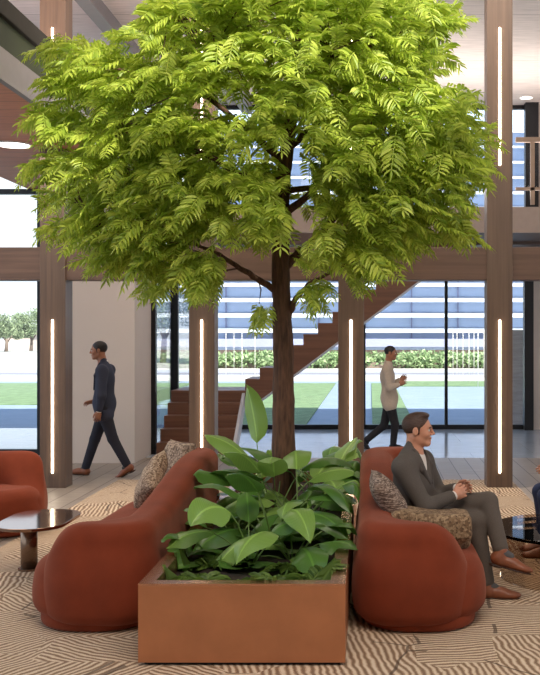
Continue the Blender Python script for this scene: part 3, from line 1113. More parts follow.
# azimuth 0 = right, 90 = away from the eye, 180 = left, 270 = towards the eye
leafy_plant(-0.80, 6.65, [(200, 66, 0.28, 0.36, 0.14, 100, 25, 1), (175, 50, 0.14, 0.36, 0.15, 70, -15, 0), (235, 84, 0.36, 0.34, 0.22, 95, 40, 1), (30, 60, 0.16, 0.40, 0.15, 60, 20, 0),
                         (300, 45, 0.10, 0.36, 0.16, 120, 10, 0), (265, 40, 0.1, 0.3, 0.14, 110, 0, 0), (100, 75, 0.25, 0.32, 0.14, 50, 0, 0), (350, 75, 0.22, 0.34, 0.13, 70, -30, 0)],
            'front broad-leaved plant with a pale rounded leaf at the copper front edge')
leafy_plant(-0.52, 6.75, rand_specs(10, 0.42, 0.2, (35, 72), (0.14, 0.32)), 'broad-leaved plant beside the seated man near the right rim')
leafy_plant(-0.55, 7.6, rand_specs(11, 0.46, 0.45, (55, 85), (0.25, 0.48)), 'bushy broad-leaved plant right in front of the tree trunk on its right side')
leafy_plant(-0.98, 7.3, rand_specs(8, 0.38, 0.4, (45, 75), (0.15, 0.3)), 'broad-leaved plant against the left rim beside the left sofa back')
leafy_plant(-0.36, 8.7, rand_specs(11, 0.44, 0.35, (50, 85), (0.25, 0.5)), 'broad-leaved plant right of the tree trunk below the timber pillar')
leafy_plant(-0.93, 8.55, [(120, 88, 0.52, 0.46, 0.2, 25, 60, 1), (150, 72, 0.4, 0.4, 0.13, 70, 0, 0), (120, 60, 0.45, 0.42, 0.1, 60, 0, 1)] + rand_specs(6, 0.38, 0.3), 'tall broad-leaved plant left of the tree trunk with an upright pale leaf')
leafy_plant(-0.45, 9.6, rand_specs(9, 0.42, 0.3, (50, 80), (0.25, 0.45)), 'broad-leaved plant at the far end of the planter')
leafy_plant(-0.68, 7.1, rand_specs(10, 0.42, 0.35, (50, 85), (0.2, 0.45)), 'broad-leaved plant in the middle of the planter behind the front plant')


def fern(x, y, n, L, label):
    bs, ds, ls = [], [], []
    for i in range(n):
        az = 2 * PI * i / n + random.uniform(-.3, .3)
        el = random.uniform(0.3, 1.0)
        bs.append((x, y, 0.35))
        ds.append((math.cos(az) * math.cos(el), math.sin(az) * math.cos(el), math.sin(el)))
        ls.append(L * random.uniform(0.7, 1.1))
    e = empty('fern', (x, y, 0.35))
    V, Q = compound_leaves(bs, ds, ls, 14, 0.085, 0.7)
    edge = (V[:, 0] > PX1 - 0.09) | (V[:, 0] < PX0 + 0.09) | (V[:, 1] < PY0 + 0.09)
    V[:, 2] = np.maximum(V[:, 2], np.where(edge, 0.49, 0.375))
    link_mesh('fronds', V, Q, M['fern'], e)
    MB().tube([(x, y, 0.33), (x, y, 0.39)], [0.03, 0.018], 8).build('crown', M['stalk'], e, True)
    tag(e, label, 'fern', 'ferns under the broad leaves')


leafy_plant(-1.05, 6.75, rand_specs(7, 0.38, 0.3, (30, 65), (0.1, 0.25)), 'broad-leaved plant leaning over the left rim near the copper front')
leafy_plant(-0.75, 7.95, rand_specs(9, 0.46, 0.4, (55, 85), (0.3, 0.5)), 'tall broad-leaved plant directly in front of the tree trunk')
leafy_plant(-0.42, 8.2, rand_specs(9, 0.46, 0.4, (45, 80), (0.3, 0.5)), 'broad-leaved plant at the right rim level with the tree trunk')

for (x, y, lb) in ((-1.0, 6.0, 'low fern in the front left corner of the planter'), (-0.62, 5.98, 'low fern at the middle of the planter front'),
                   (-0.36, 6.05, 'low fern in the front right corner of the planter'), (-1.02, 6.55, 'low fern along the left rim behind the corner fern'),
                   (-0.5, 6.4, 'low fern below the leaves right of the front plant'), (-1.0, 7.9, 'low fern on the left side in front of the tree trunk'),
                   (-1.05, 8.5, 'low yellowish fern on the left side beside the tree trunk'), (-0.4, 7.45, 'low fern along the right rim halfway back')):
    fern(x, y, 13, 0.27, lb)

# ------------------------------------------------------------------ sofas


def sstep(a, b, x):
    t = np.clip((x - a) / (b - a), 0, 1)
    return t * t * (3 - 2 * t)


def make_sofa(name, L, D, hfun, arm_far=True):
    """local frame: back along x = 0, opens towards +x, runs along +y from 0 to L; the base sits on z = 0"""
    h = 0.018
    T = 0.25

    def plan(X, Y, x0, x1, y0, y1, r):
        qx = np.abs(X - (x0 + x1) / 2) - ((x1 - x0) / 2 - r)
        qy = np.abs(Y - (y0 + y1) / 2) - ((y1 - y0) / 2 - r)
        return np.sqrt(np.maximum(qx, 0) ** 2 + np.maximum(qy, 0) ** 2) + np.minimum(np.maximum(qx, qy), 0) - r

    def extr(p, Z, z0, z1, r):
        a = p + r
        b = np.maximum(z0 + r - Z, Z - z1 + r)
        return np.sqrt(np.maximum(a, 0) ** 2 + np.maximum(b, 0) ** 2) + np.minimum(np.maximum(a, b), 0) - r

    e = empty(name, (0, 0, 0))
    # back and arms: one continuous rounded shell
    fl = Field((-0.15, -0.15, -0.05), (D + 0.15, L + 0.15, 1.15), h)

    def shell(X, Y, Z):
        lean = 0.05 * (Z - 0.3)
        outer = plan(X + 0.0 * Z, Y, 0.0, D - 0.11, 0.0, L, 0.27)
        bulge = -0.04 * np.maximum(np.sin(PI * np.clip((Z + 0.05) / 0.62, 0, 1)), 0) ** 1.5
        inner = plan(X - lean, Y, T, D + 0.9, T, (L - T) if arm_far else L + 1.0, 0.22)
        p = np.maximum(outer + bulge, -inner)
        zt = hfun(X, Y)
        return extr(p, Z, 0.04, zt, 0.098)
    fl.func(shell)
    fl.build('back_shell', M['velvet'], e)
    fl = Field((-0.1, -0.1, -0.05), (D + 0.15, L + 0.1, 0.6), h)

    def seat(X, Y, Z):
        p = plan(X, Y, 0.12, D, 0.07, L - 0.02, 0.36)
        return extr(p - 0.05 * np.sin(PI * np.clip((Z + 0.05) / 0.5, 0, 1)), Z, 0.05, 0.44, 0.1)
    fl.func(seat)
    fl.build('seat_cushion', M['velvet'], e)
    fl = Field((-0.1, -0.1, -0.05), (D + 0.15, L + 0.1, 0.3), h)
    fl.func(lambda X, Y, Z: extr(plan(X, Y, 0.03, D - 0.03, 0.03, L - 0.03, 0.32), Z, 0.006, 0.11, 0.04))
    fl.build('base', M['velvet'], e)
    return e


def h_sofa(X, Y):
    arm = 0.685 - 0.26 * np.clip((X - 0.42) / 0.32, 0, 1) ** 2.2
    return arm + 0.20 * sstep(0.4, 2.3, Y) * sstep(0.75, 0.2, X)


def h_chair(X, Y):
    return 0.40 + 0.34 * sstep(0.5, 0.1, X) + 0.0 * Y




def h_wrapped(X, Y):
    arm = 0.685 - 0.26 * np.clip((X - 0.42) / 0.32, 0, 1) ** 2.2
    far = 0.90 - 0.30 * np.clip((X - 0.36) / 0.34, 0, 1) ** 2.0
    near = arm + 0.21 * sstep(0.4, 2.0, Y) * sstep(0.75, 0.2, X)
    k_ = sstep(1.9, 2.3, Y)
    return near * (1 - k_) + np.maximum(far, near) * k_


sofa_r = make_sofa('sofa', 2.65, 0.80, h_wrapped)
sofa_r.location = (-0.08, 6.22, 0)
tag(sofa_r, 'rust velvet sofa with rounded back on which the suited man sits', 'sofa', 'rust velvet seats')
sofa_l = make_sofa('sofa', 2.75, 0.80, h_sofa, False)
sofa_l.location = (-1.39, 6.22, 0)
sofa_l.rotation_euler = (0, 0, math.radians(-1.5))
sofa_l.scale = (-1, 1, 1)
tag(sofa_l, 'rust velvet sofa with rounded end left of the planter holding two woven pillows', 'sofa', 'rust velvet seats')
chair_l = make_sofa('tub_chair', 1.15, 0.80, h_chair)
chair_l.rotation_euler = (0, 0, math.radians(-80))
chair_l.location = (-4.36, 9.80, 0)
tag(chair_l, 'rust velvet tub chair behind the bronze side table at the left edge', 'armchair', 'rust velvet seats')
chair_r = copy_tree(chair_l)
chair_r.rotation_euler = (0, 0, PI)
chair_r.location = (2.42, 9.1, 0)
tag(chair_r, 'rust velvet tub chair under the person in blue trousers at the right edge', 'armchair', 'rust velvet seats')


# ------------------------------------------------------------------ cushions
def cushion(name, c, half, rot, mat, label, cat='cushion', group=None, puff=1.0):
    """puffy square cushion; rot = (rx, ry, rz) degrees"""
    n = 18
    R = Matrix.Rotation(math.radians(rot[2]), 3, 'Z') @ Matrix.Rotation(math.radians(rot[1]), 3, 'Y') @ Matrix.Rotation(math.radians(rot[0]), 3, 'X')
    vs, fs = [], []
    for sgn in (1, -1):
        o = len(vs)
        for j in range(n + 1):
            for i in range(n + 1):
                u, v = i / n * 2 - 1, j / n * 2 - 1
                t = ((1 - u ** 4) * (1 - v ** 4)) ** 0.55
                k = 1 - 0.06 * (1 - abs(u) ** 2) * abs(v) - 0.06 * (1 - abs(v) ** 2) * abs(u)
                z = half[2] * t + 0.006 * math.sin(u * 7 + v * 5) * t
                vs.append(R @ Vector((u * half[0] * k, v * half[1] * k, sgn * z)))
        for j in range(n):
            for i in range(n):
                a = o + j * (n + 1) + i
                q = (a, a + 1, a + n + 2, a + n + 1)
                fs.append(q if sgn > 0 else q[::-1])
    bm = bmesh.new()
    bv = [bm.verts.new(v) for v in vs]
    for f_ in fs:
        bm.faces.new([bv[i] for i in f_])
    bmesh.ops.remove_doubles(bm, verts=bm.verts, dist=0.0015)
    for f_ in bm.faces:
        f_.smooth = True
    me = bpy.data.meshes.new(name)
    bm.to_mesh(me)
    bm.free()
    me.materials.append(mat)
    o = bpy.data.objects.new(name, me)
    COL.objects.link(o)
    o.location = c
    tag(o, label, cat, group)
    return o


cushion('throw_pillow', (-1.71, 8.82, 0.73), (0.23, 0.22, 0.085), (72, 0, -50), M['tweed2'], 'speckled beige pillow standing behind the darker pillow on the left sofa', 'pillow', 'woven pillows on the left sofa')
cushion('throw_pillow', (-1.83, 8.34, 0.66), (0.22, 0.20, 0.085), (60, -35, -55), M['tweed'], 'brown flecked pillow leaning in front of the other pillow on the left sofa', 'pillow', 'woven pillows on the left sofa')
cushion('throw_pillow', at(389, 498, 6.9), (0.19, 0.19, 0.075), (15, 52, 15), M['stripe'], 'streaked grey brown pillow leaning on the right sofa back behind the seated man', 'pillow')

# knitted throw: a soft folded slab lying along the seat beside the man
fl = Field((0.05, 6.4, 0.35), (0.75, 7.2, 0.85), 0.01)
for i in range(9):
    t = i / 8
    c = Vector((0.20 + 0.42 * t, 6.80 + 0.03 * math.sin(t * 6), 0.64 - 0.05 * t - 0.02 * math.sin(t * PI)))
    fl.box(c, (0.06, 0.14, 0.055 + 0.03 * t), 0.035, None, 0.04)
    fl.box(c + Vector((0, 0.06, -0.07)), (0.06, 0.12, 0.09), 0.04, None, 0.05)
th = fl.build('throw_blanket', M['knit'])
tag(th, 'brown knitted throw folded along the seat beside the seated man', 'blanket')

# ------------------------------------------------------------------ tables


def rounded_poly(x0, x1, y0, y1, r, n=10):
    out = []
    for cx, cy, a0 in ((x1 - r, y1 - r, 0), (x0 + r, y1 - r, 90), (x0 + r, y0 + r, 180), (x1 - r, y0 + r, 270)):
        for k in range(n + 1):
            a = math.radians(a0 + 90 * k / n)
            out.append((cx + r * math.cos(a), cy + r * math.sin(a)))
    return out


tl = empty('side_table', (-2.66, 8.0, 0))
tag(tl, 'bronze mirrored side table with a round leg beside the left sofa', 'table')
MB().prism(rounded_poly(-2.92, -2.38, 7.55, 8.45, 0.26), 2, 0.385, 0.41).build('tabletop', M['bronze'], tl, bevel=0.004)
MB().tube([(-2.72, 7.98, 0.02), (-2.72, 7.98, 0.385)], 0.065, 28).build('leg', M['bronzeleg'], tl, True)
MB().tube([(-2.72, 7.98, 0.006), (-2.72, 7.98, 0.022)], 0.085, 32).build('foot', M['bronzeleg'], tl)
tr_ = empty('coffee_table', (1.56, 7.75, 0))
tag(tr_, 'round bronze mirrored coffee table on a smoked glass drum at the right edge', 'table')
MB().tube([(1.56, 7.75, 0.36), (1.56, 7.75, 0.385)], 0.62, 64).build('tabletop', M['smoketop'], tr_, bevel=0.004)
dr = MB()
n = 48
ring = lambda r, z: [(1.56 + r * math.cos(2 * PI * k / n), 7.75 + r * math.sin(2 * PI * k / n), z) for k in range(n)]
rs = [ring(0.55, 0.007), ring(0.55, 0.36), ring(0.535, 0.36), ring(0.535, 0.007)]
for a in range(4):
    dr.add(rs[a] + rs[(a + 1) % 4], [(k, (k + 1) % n, (k + 1) % n + n, k + n) for k in range(n)])
dr.build('glass_drum', M['smoke'], tr_, True)


# ------------------------------------------------------------------ people
def vec(*a):
    return Vector(a)


def hand(fl, wrist, dirv, palm_n, thumb_side, curl=0.35, s=1.0, k=0.006, spread=0.10):
    """five fingers: palm from the wrist along dirv, fingers curl towards palm_n, thumb on the thumb_side"""
    d = dirv.normalized()
    n = (palm_n - d * palm_n.dot(d)).normalized()
    a = d.cross(n).normalized()
    if a.dot(thumb_side) < 0:
        a = -a
    pl = 0.085 * s
    c = wrist + d * pl * 0.55
    fl.ell(c, (0.052 * s, 0.042 * s, 0.017 * s), (d, a, n), 0.012)
    fl.cone(wrist - d * 0.03, wrist + d * 0.03 * s, 0.027 * s, 0.027 * s, 0.02)
    lens_ = (0.070, 0.078, 0.073, 0.058)
    for i in range(4):
        o = (1.5 - i) * 0.0205 * s
        b = wrist + d * pl * (1.0 - 0.06 * abs(i - 1.2)) + a * o
        fd = (d + a * (1.5 - i) * spread).normalized()
        p = b - fd * 0.02
        q = b
        r = 0.0092 * s
        fl.cone(p, q, r * 1.05, r, k)
        ang = curl * 0.8
        for seg, fr in enumerate((0.45, 0.31, 0.26)):
            cd = (fd * math.cos(ang) + n * math.sin(ang)).normalized()
            e = q + cd * lens_[i] * s * fr
            fl.cone(q, e, r * (1 - 0.08 * seg), r * (0.94 - 0.1 * seg), 0.003)
            q = e
            ang += curl
    t0 = wrist + d * 0.022 * s + a * 0.026 * s
    t1 = t0 + (d * 0.7 + a * 0.6 + n * 0.35).normalized() * 0.036 * s
    t2 = t1 + (d * 0.9 + a * 0.2 + n * 0.3).normalized() * 0.030 * s
    t3 = t2 + (d * 0.95 + a * 0.0 + n * 0.25).normalized() * 0.024 * s
    fl.cone(t0, t1, 0.015 * s, 0.0115 * s, 0.008)
    fl.cone(t1, t2, 0.0112 * s, 0.010 * s, 0.003)
    fl.cone(t2, t3, 0.010 * s, 0.0082 * s, 0.003)


def person(name, J, colours, label, h=0.006, s=1.0, jacket='jacket', quiff=True):
    """J holds the joints (world space); one continuous body mesh plus clothing and hair children"""
    f, u = J['face'].normalized(), J['hup'].normalized()
    sd = u.cross(f).normalized()          # the person's left
    f = sd.cross(u).normalized()
    hc = J['head']

    def hp(a, b, c):
        return hc + (f * a + sd * b + u * c) * s
    AX = (f, sd, u)
    tf = J['tface'].normalized()           # torso facing
    up = (J['neck'] - J['pelvis']).normalized()
    ts = up.cross(tf).normalized()
    tf = ts.cross(up).normalized()
    TA = (tf, ts, up)
    allp = [J[k_] for k_ in J if k_ not in ('face', 'hup', 'tface', 'fupL', 'fupR') and isinstance(J[k_], Vector)]
    lo = Vector([min(p[i] for p in allp) - 0.24 for i in range(3)])
    hi = Vector([max(p[i] for p in allp) + 0.24 for i in range(3)])
    lo.z = max(lo.z, -0.03)
    # ---- body
    B = Field(lo, hi, h)
    B.ell(hp(-0.012, 0, 0.032), (0.099 * s, 0.078 * s, 0.086 * s), AX, 0.0)
    B.ell(hp(0.028, 0, -0.03), (0.062 * s, 0.058 * s, 0.085 * s), AX, 0.03)
    for q in (1, -1):
        B.cone(hp(-0.015, q * 0.048, -0.05), hp(0.062, q * 0.014, -0.096), 0.02 * s, 0.017 * s, 0.025)
        B.cone(hp(0.076, q * 0.036, 0.024), hp(0.088, q * 0.008, 0.022), 0.010 * s, 0.010 * s, 0.014)
        B.ell(hp(0.056, q * 0.036, -0.026), (0.028 * s, 0.022 * s, 0.024 * s), AX, 0.02)
    B.ell(hp(0.072, 0, -0.094), (0.021 * s, 0.022 * s, 0.019 * s), AX, 0.018)
    for q in (1, -1):
        B.ell(hp(0.102, q * 0.032, 0.003), (0.017 * s, 0.015 * s, 0.010 * s), AX, 0.012, sub=True)
    B.cone(hp(0.088, 0, 0.018), hp(0.112, 0, -0.022), 0.008 * s, 0.0115 * s, 0.010)
    for q in (1, -1):
        B.ell(hp(0.098, q * 0.011, -0.029), (0.011 * s, 0.008 * s, 0.008 * s), AX, 0.006)
    B.ell(hp(0.088, 0, -0.054), (0.013 * s, 0.022 * s, 0.0075 * s), AX, 0.007)
    B.ell(hp(0.085, 0, -0.070), (0.012 * s, 0.020 * s, 0.0085 * s), AX, 0.007)
    B.box(hp(0.098, 0, -0.0615), (0.008 * s, 0.022 * s, 0.0018 * s), 0.001, AX, 0.004, sub=True)
    for q in (1, -1):
        B.ell(hp(-0.012, q * 0.079, -0.006), (0.021 * s, 0.010 * s, 0.032 * s), AX, 0.006)
        B.ell(hp(-0.006, q * 0.090, -0.004), (0.010 * s, 0.006 * s, 0.018 * s), AX, 0.006, sub=True)
    B.cone(hp(-0.028, 0, -0.06), J['neck'] + up * 0.0, 0.056 * s, 0.064 * s, 0.03)
    ch = J['chest']
    B.ell(ch, (0.095 * s, 0.15 * s, 0.17 * s), TA, 0.05)
    B.cone(J['pelvis'] + up * 0.05, ch, 0.10 * s, 0.09 * s, 0.05)
    B.cone(J['neck'] - up * 0.04, ch, 0.07 * s, 0.09 * s, 0.04)
    for q in 'LR':
        B.cone(J['neck'] - up * 0.07, J['sh' + q], 0.05 * s, 0.05 * s, 0.04)
        B.cone(J['sh' + q], J['el' + q], 0.046 * s, 0.038 * s, 0.02)
        B.cone(J['el' + q], J['wr' + q], 0.037 * s, 0.027 * s, 0.02)
        B.cone(J['pelvis'], J['hip' + q], 0.09 * s, 0.085 * s, 0.04)
        B.cone(J['hip' + q], J['kn' + q], 0.07 * s, 0.046 * s, 0.02)
        B.cone(J['kn' + q], J['an' + q], 0.045 * s, 0.034 * s, 0.02)
        B.cone(J['an' + q], J['an' + q].lerp(J['to' + q], 0.35), 0.028 * s, 0.018 * s, 0.012)
        hd = J['hand' + q]
        hand(B, J['wr' + q], hd[0], hd[1], hd[2], hd[3], s)
    V, Q = B.mesh()
    root = Vector((J['pelvis'].x, J['pelvis'].y, 0))
    me_o = link_mesh(name, V - np.array(root), Q, M[colours['skin']], None, True)
    me_o.location = root
    tag(me_o, label, 'person')
    P = me_o
    # ---- face details
    for q in (1, -1):
        eb = Field(hp(0.09, q * 0.032, 0.003) - vec(.03, .03, .03), hp(0.09, q * 0.032, 0.003) + vec(.03, .03, .03), 0.0025)
        eb.ell(hp(0.0785, q * 0.031, 0.003), (0.0115 * s,) * 3)
        ey = eb.build('eye', M['eyewhite'], P)
        ib = Field(hp(0.09, q * 0.032, 0.003) - vec(.03, .03, .03), hp(0.09, q * 0.032, 0.003) + vec(.03, .03, .03), 0.0015)
        ib.ell(hp(0.088, q * 0.031, 0.003), (0.003 * s, 0.0055 * s, 0.0055 * s), AX)
        ii = ib.build('iris', M['iris'], ey)
        bw = Field(hp(0.09, q * 0.032, 0.025) - vec(.05, .05, .05), hp(0.09, q * 0.032, 0.025) + vec(.05, .05, .05), 0.003)
        bw.cone(hp(0.088, q * 0.050, 0.022), hp(0.096, q * 0.018, 0.026), 0.0045 * s, 0.0055 * s)
        bw.build('eyebrow', M[colours['hair']], P)
    # ---- hair
    hr = Field(hc - vec(.17, .17, .17), hc + vec(.17, .17, .19), 0.004)
    hr.ell(hp(-0.020, 0, 0.038), (0.102 * s, 0.0825 * s, 0.089 * s), AX, 0.0)
    if quiff:
        hr.ell(hp(0.022, 0, 0.108), (0.058 * s, 0.056 * s, 0.024 * s), AX, 0.02)
    hr.ell(hp(0.122, 0, -0.045), (0.105 * s, 0.12 * s, 0.124 * s), AX, 0.008, sub=True)
    hr.box(hp(0.07, 0, -0.10), (0.06 * s, 0.2 * s, 0.12 * s), 0.01, AX, 0.01, sub=True)
    hr.box(hp(-0.05, 0, -0.16), (0.2 * s, 0.2 * s, 0.105 * s), 0.01, AX, 0.02, sub=True)
    for q in (1, -1):
        hr.ell(hp(-0.006, q * 0.088, -0.012), (0.022 * s, 0.03 * s, 0.036 * s), AX, 0.006, sub=True)
        hr.cone(hp(0.012, q * 0.072, 0.03), hp(0.010, q * 0.070, -0.022), 0.011 * s, 0.007 * s, 0.008)
    hr.build('hair', M[colours['hair']], P)
    # ---- shirt: torso seen in the jacket opening and collar
    def torso(X, g, k=0.05):
        X.ell(ch + up * 0.03, (0.118 * s + g, 0.175 * s + g, 0.19 * s + g), TA, k)
        X.ell(J['pelvis'] + up * 0.10, (0.125 * s + g, 0.175 * s + g, 0.19 * s + g), TA, k + 0.03)
        for q in 'LR':
            X.cone(J['neck'] - up * 0.055, J['sh' + q] + up * 0.0, 0.05 * s + g, 0.062 * s + g, 0.06)
    if jacket == 'jacket':
        S = Field(lo, hi, 0.008)
        torso(S, -0.006)
        S.cone(J['neck'] - up * 0.05, J['neck'] + up * 0.012 - tf * 0.004, 0.074 * s, 0.064 * s, 0.02)
        S.build('shirt', M[colours['shirt']], P)
        for q in 'LR':
            c_ = Field(J['wr' + q] - vec(.1, .1, .1), J['wr' + q] + vec(.1, .1, .1), 0.004)
            dd = (J['wr' + q] - J['el' + q]).normalized()
            c_.cone(J['wr' + q] - dd * 0.05, J['wr' + q] - dd * 0.004, 0.036 * s, 0.035 * s, 0)
            c_.build('cuff', M[colours['shirt']], P)
    G = Field(lo, hi, 0.008)
    torso(G, 0.012)
    for q in 'LR':
        sh, el, wr = J['sh' + q], J['el' + q], J['wr' + q]
        dd = (wr - el).normalized()
        G.cone(sh, el, 0.074 * s, 0.060 * s, 0.045)
        G.cone(el, wr - dd * 0.03, 0.060 * s, 0.046 * s, 0.03)
    if J.get('skirt', True):
        for q in 'LR':
            G.cone(J['pelvis'] + up * 0.02, J['hip' + q].lerp(J['kn' + q], J.get('skirtlen', 0.12)), 0.135 * s, 0.118 * s, 0.06)
    if jacket == 'jacket':
        top = J['neck'] + tf * 0.12 * s - up * 0.01
        bot = J['pelvis'] + up * 0.20 + tf * 0.165 * s
        G.cone(J['neck'] - up * 0.04, J['neck'] + up * 0.04 + tf * 0.02, 0.086 * s, 0.074 * s, 0.03)      # collar stand
        G.cone(J['neck'] - up * 0.06 + tf * 0.03, J['neck'] + up * 0.12 + tf * 0.05, 0.062 * s, 0.075 * s, 0.01, sub=True)
        G.cone(top, bot, 0.078 * s, 0.012 * s, 0.01, sub=True)
    else:
        G.cone(J['neck'] - up * 0.05, J['neck'] + up * 0.012, 0.08 * s, 0.072 * s, 0.03)
    G.build(jacket, M[colours['top']], P)
    if jacket == 'jacket':
        for q in (1, -1):
            lp = Field(lo, hi, 0.007)
            a0 = J['neck'] + ts * q * 0.078 * s + tf * 0.03 * s + up * 0.012
            a1 = ch + up * 0.08 + ts * q * 0.09 * s + tf * 0.106 * s
            a2 = J['pelvis'] + up * 0.22 + ts * q * 0.02 + tf * 0.125 * s
            lp.cone(a0, a1, 0.014, 0.022, 0)
            lp.cone(a1, a2, 0.022, 0.012, 0.02)
            lp.build('lapel', M[colours['lapel']], P)
    # ---- trousers
    T = Field(lo, hi, 0.008)
    T.ell(J['pelvis'], (0.105 * s, 0.15 * s, 0.11 * s), TA, 0)
    for q in 'LR':
        dn = (J['an' + q] - J['kn' + q]).normalized()
        T.cone(J['pelvis'], J['hip' + q], 0.095 * s, 0.098 * s, 0.04)
        T.cone(J['hip' + q], J['kn' + q], 0.098 * s, 0.070 * s, 0.035)
        T.cone(J['kn' + q], J['an' + q] - dn * J.get('hem', 0.02), 0.069 * s, 0.056 * s, 0.02)
    T.build('trousers', M[colours['legs']], P)
    # ---- socks and shoes
    for q in 'LR':
        an, to = J['an' + q], J['to' + q]
        dn = (an - J['kn' + q]).normalized()
        k_ = Field(an - vec(.12, .12, .12), an + vec(.12, .12, .12), 0.006)
        k_.cone(an - dn * 0.08, an, 0.044 * s, 0.043 * s, 0)
        k_.cone(an, an.lerp(to, 0.3), 0.042 * s, 0.03 * s, 0.01)
        k_.build('sock', M[colours.get('sock', 'sock')], P)
        fd = (to - an)
        fu = J.get('fup' + q, vec(0, 0, 1))
        # foot frame
        sdv = fu.cross(fd).normalized()
        fdn = sdv.cross(fu).normalized()
        heel = an - fu * 0.055 * s - fdn * 0.035
        L_ = 0.27 * s
        S = Field(heel - vec(.32, .32, .2), heel + vec(.32, .32, .25), 0.006)
        S.ell(heel + fdn * 0.02 + fu * 0.012, (0.052 * s, 0.040 * s, 0.046 * s), (fdn, sdv, fu), 0)
        S.ell(heel + fdn * 0.10 + fu * 0.008, (0.09 * s, 0.045 * s, 0.045 * s), (fdn, sdv, fu), 0.03)
        S.ell(heel + fdn * 0.19 * s - fu * 0.008, (0.085 * s, 0.046 * s, 0.030 * s), (fdn, sdv, fu), 0.03)
        S.cone(heel + fdn * 0.02 + fu * 0.02, an + fu * 0.01, 0.046 * s, 0.044 * s, 0.03)
        S.box(heel + fdn * 0.10 - fu * 0.075, (0.4, 0.3, 0.043), 0.001, (fdn, sdv, fu), 0.004, sub=True)
        so_ = S.build('shoe', M[colours['shoe']], P)
        Z = Field(heel - vec(.32, .32, .2), heel + vec(.32, .32, .25), 0.006)
        Z.ell(heel + fdn * 0.16 * s - fu * 0.034, (0.112 * s, 0.046 * s, 0.0085), (fdn, sdv, fu), 0)
        Z.ell(heel + fdn * 0.015 - fu * 0.036, (0.05 * s, 0.04 * s, 0.014), (fdn, sdv, fu), 0.01)
        zz = Z.build('sole', M['shoesole'], so_)
    return P


# seated man on the right sofa, turned a little towards the eye, far leg crossed over the near one
YC = 7.30
J = dict(
    pelvis=vec(.33, YC, .58), chest=vec(.31, YC, .83), neck=vec(.318, YC, 1.035), head=vec(.352, YC - .01, 1.185),
    face=vec(1, -.16, -.02), hup=vec(.02, 0, 1), tface=vec(1, -.45, 0),
    shR=vec(.235, YC - .165, .935), shL=vec(.395, YC + .165, .94),
    elR=vec(.39, YC - .27, .665), wrR=vec(.595, YC - .19, .735),
    elL=vec(.52, YC + .2, .68), wrL=vec(.635, YC + .01, .755),
    hipR=vec(.36, YC - .10, .56), knR=vec(.755, YC - .13, .545), anR=vec(.835, YC - .18, .095), toR=vec(1.02, YC - .20, .04),
    hipL=vec(.40, YC + .08, .60), knL=vec(.855, YC - .06, .672), anL=vec(.925, YC - .27, .345), toL=vec(1.12, YC - .31, .27),
    fupL=vec(.25, 0.1, 1), fupR=vec(0.0, 0, 1), hem=0.035, skirt=True, skirtlen=0.1,
    handR=(vec(.85, .42, .25), vec(-.25, .9, -.1), vec(0, 0, 1), 0.55),
    handL=(vec(.85, -.42, .22), vec(-.25, -.9, -.1), vec(0, 0, 1), 0.50),
)
person('person', J, dict(skin='skin', hair='hair', shirt='shirt', top='suit', lapel='suitdark', legs='trouser', shoe='shoe'),
       'man in charcoal suit sitting on the right sofa with crossed legs and clasped hands', 0.0055)

# walking man in front of the pale wall, heading left
Yw = 13.36
k = Yw / F


def wp(px, py, dy=0.0, Y0=Yw):
    return Vector(((px - VX) * Y0 / F, Y0 + dy, H - (py - VY) * Y0 / F))


J = dict(
    pelvis=wp(104.5, 405.5), chest=wp(105, 381), neck=wp(103, 364), head=wp(98.5, 350.5),
    face=vec(-1, -.12, -.04), hup=vec(-.08, 0, 1), tface=vec(-1, -.1, 0),
    shR=wp(105.5, 370.5, .19), shL=wp(105.5, 370.5, -.19),
    elL=wp(107, 394, -.27), wrL=wp(104, 410, -.25), elR=wp(101, 394, .25), wrR=wp(90, 402.5, .22),
    hipL=wp(105, 409, -.09), hipR=wp(104, 409, .09),
    knL=wp(114.5, 438, -.09), anL=wp(129, 464.5, -.09), toL=wp(118, 473, -.09),
    knR=wp(93, 440, .09), anR=wp(83.5, 469, .09), toR=wp(71, 474, .09),
    fupL=vec(-.55, 0, 1), fupR=vec(.08, 0, 1), skirt=True, skirtlen=0.18,
    handL=(vec(-.2, 0, -1), vec(-.3, .9, 0), vec(-1, 0, 0), 0.35), handR=(vec(-1, -.1, -.15), vec(0, -.6, -.8), vec(0, 0, 1), 0.4),
)
person('person', J, dict(skin='skin2', hair='hairblack', shirt='shirt', top='navy', lapel='navydark', legs='navydark', shoe='shoe'),
       'man in navy blazer and dark trousers walking left past the pale wall', 0.0075, 1.0, quiff=False)

# walking person in a beige top by the rear windows
Yr = 16.5
rp = lambda px, py, dy=0.0: wp(px, py, dy, Yr)
J = dict(
    pelvis=rp(389.5, 400), chest=rp(387.5, 379), neck=rp(388, 364), head=rp(391, 353),
    face=vec(1, -.15, -.05), hup=vec(.08, 0, 1), tface=vec(1, -.15, 0),
    shR=rp(386.5, 369, -.18), shL=rp(387.5, 369, .18),
    elR=rp(389, 387, -.24), wrR=rp(399, 384, -.18), elL=rp(391, 386, .22), wrL=rp(401, 380, .16),
    hipR=rp(389.5, 403, -.08), hipL=rp(389.5, 403, .08),
    knR=rp(395, 424, -.08), anR=rp(393, 444, -.08), toR=rp(404, 448.5, -.08),
    knL=rp(384, 426, .08), anL=rp(366, 441, .08), toL=rp(371, 448, .08),
    fupL=vec(.9, 0, .8), fupR=vec(0, 0, 1), skirt=True, skirtlen=0.1,
    handR=(vec(.8, -.1, .4), vec(0, .9, 0), vec(0, 0, 1), 0.4), handL=(vec(.8, -.2, .4), vec(0, -.9, 0), vec(0, 0, 1), 0.4),
)
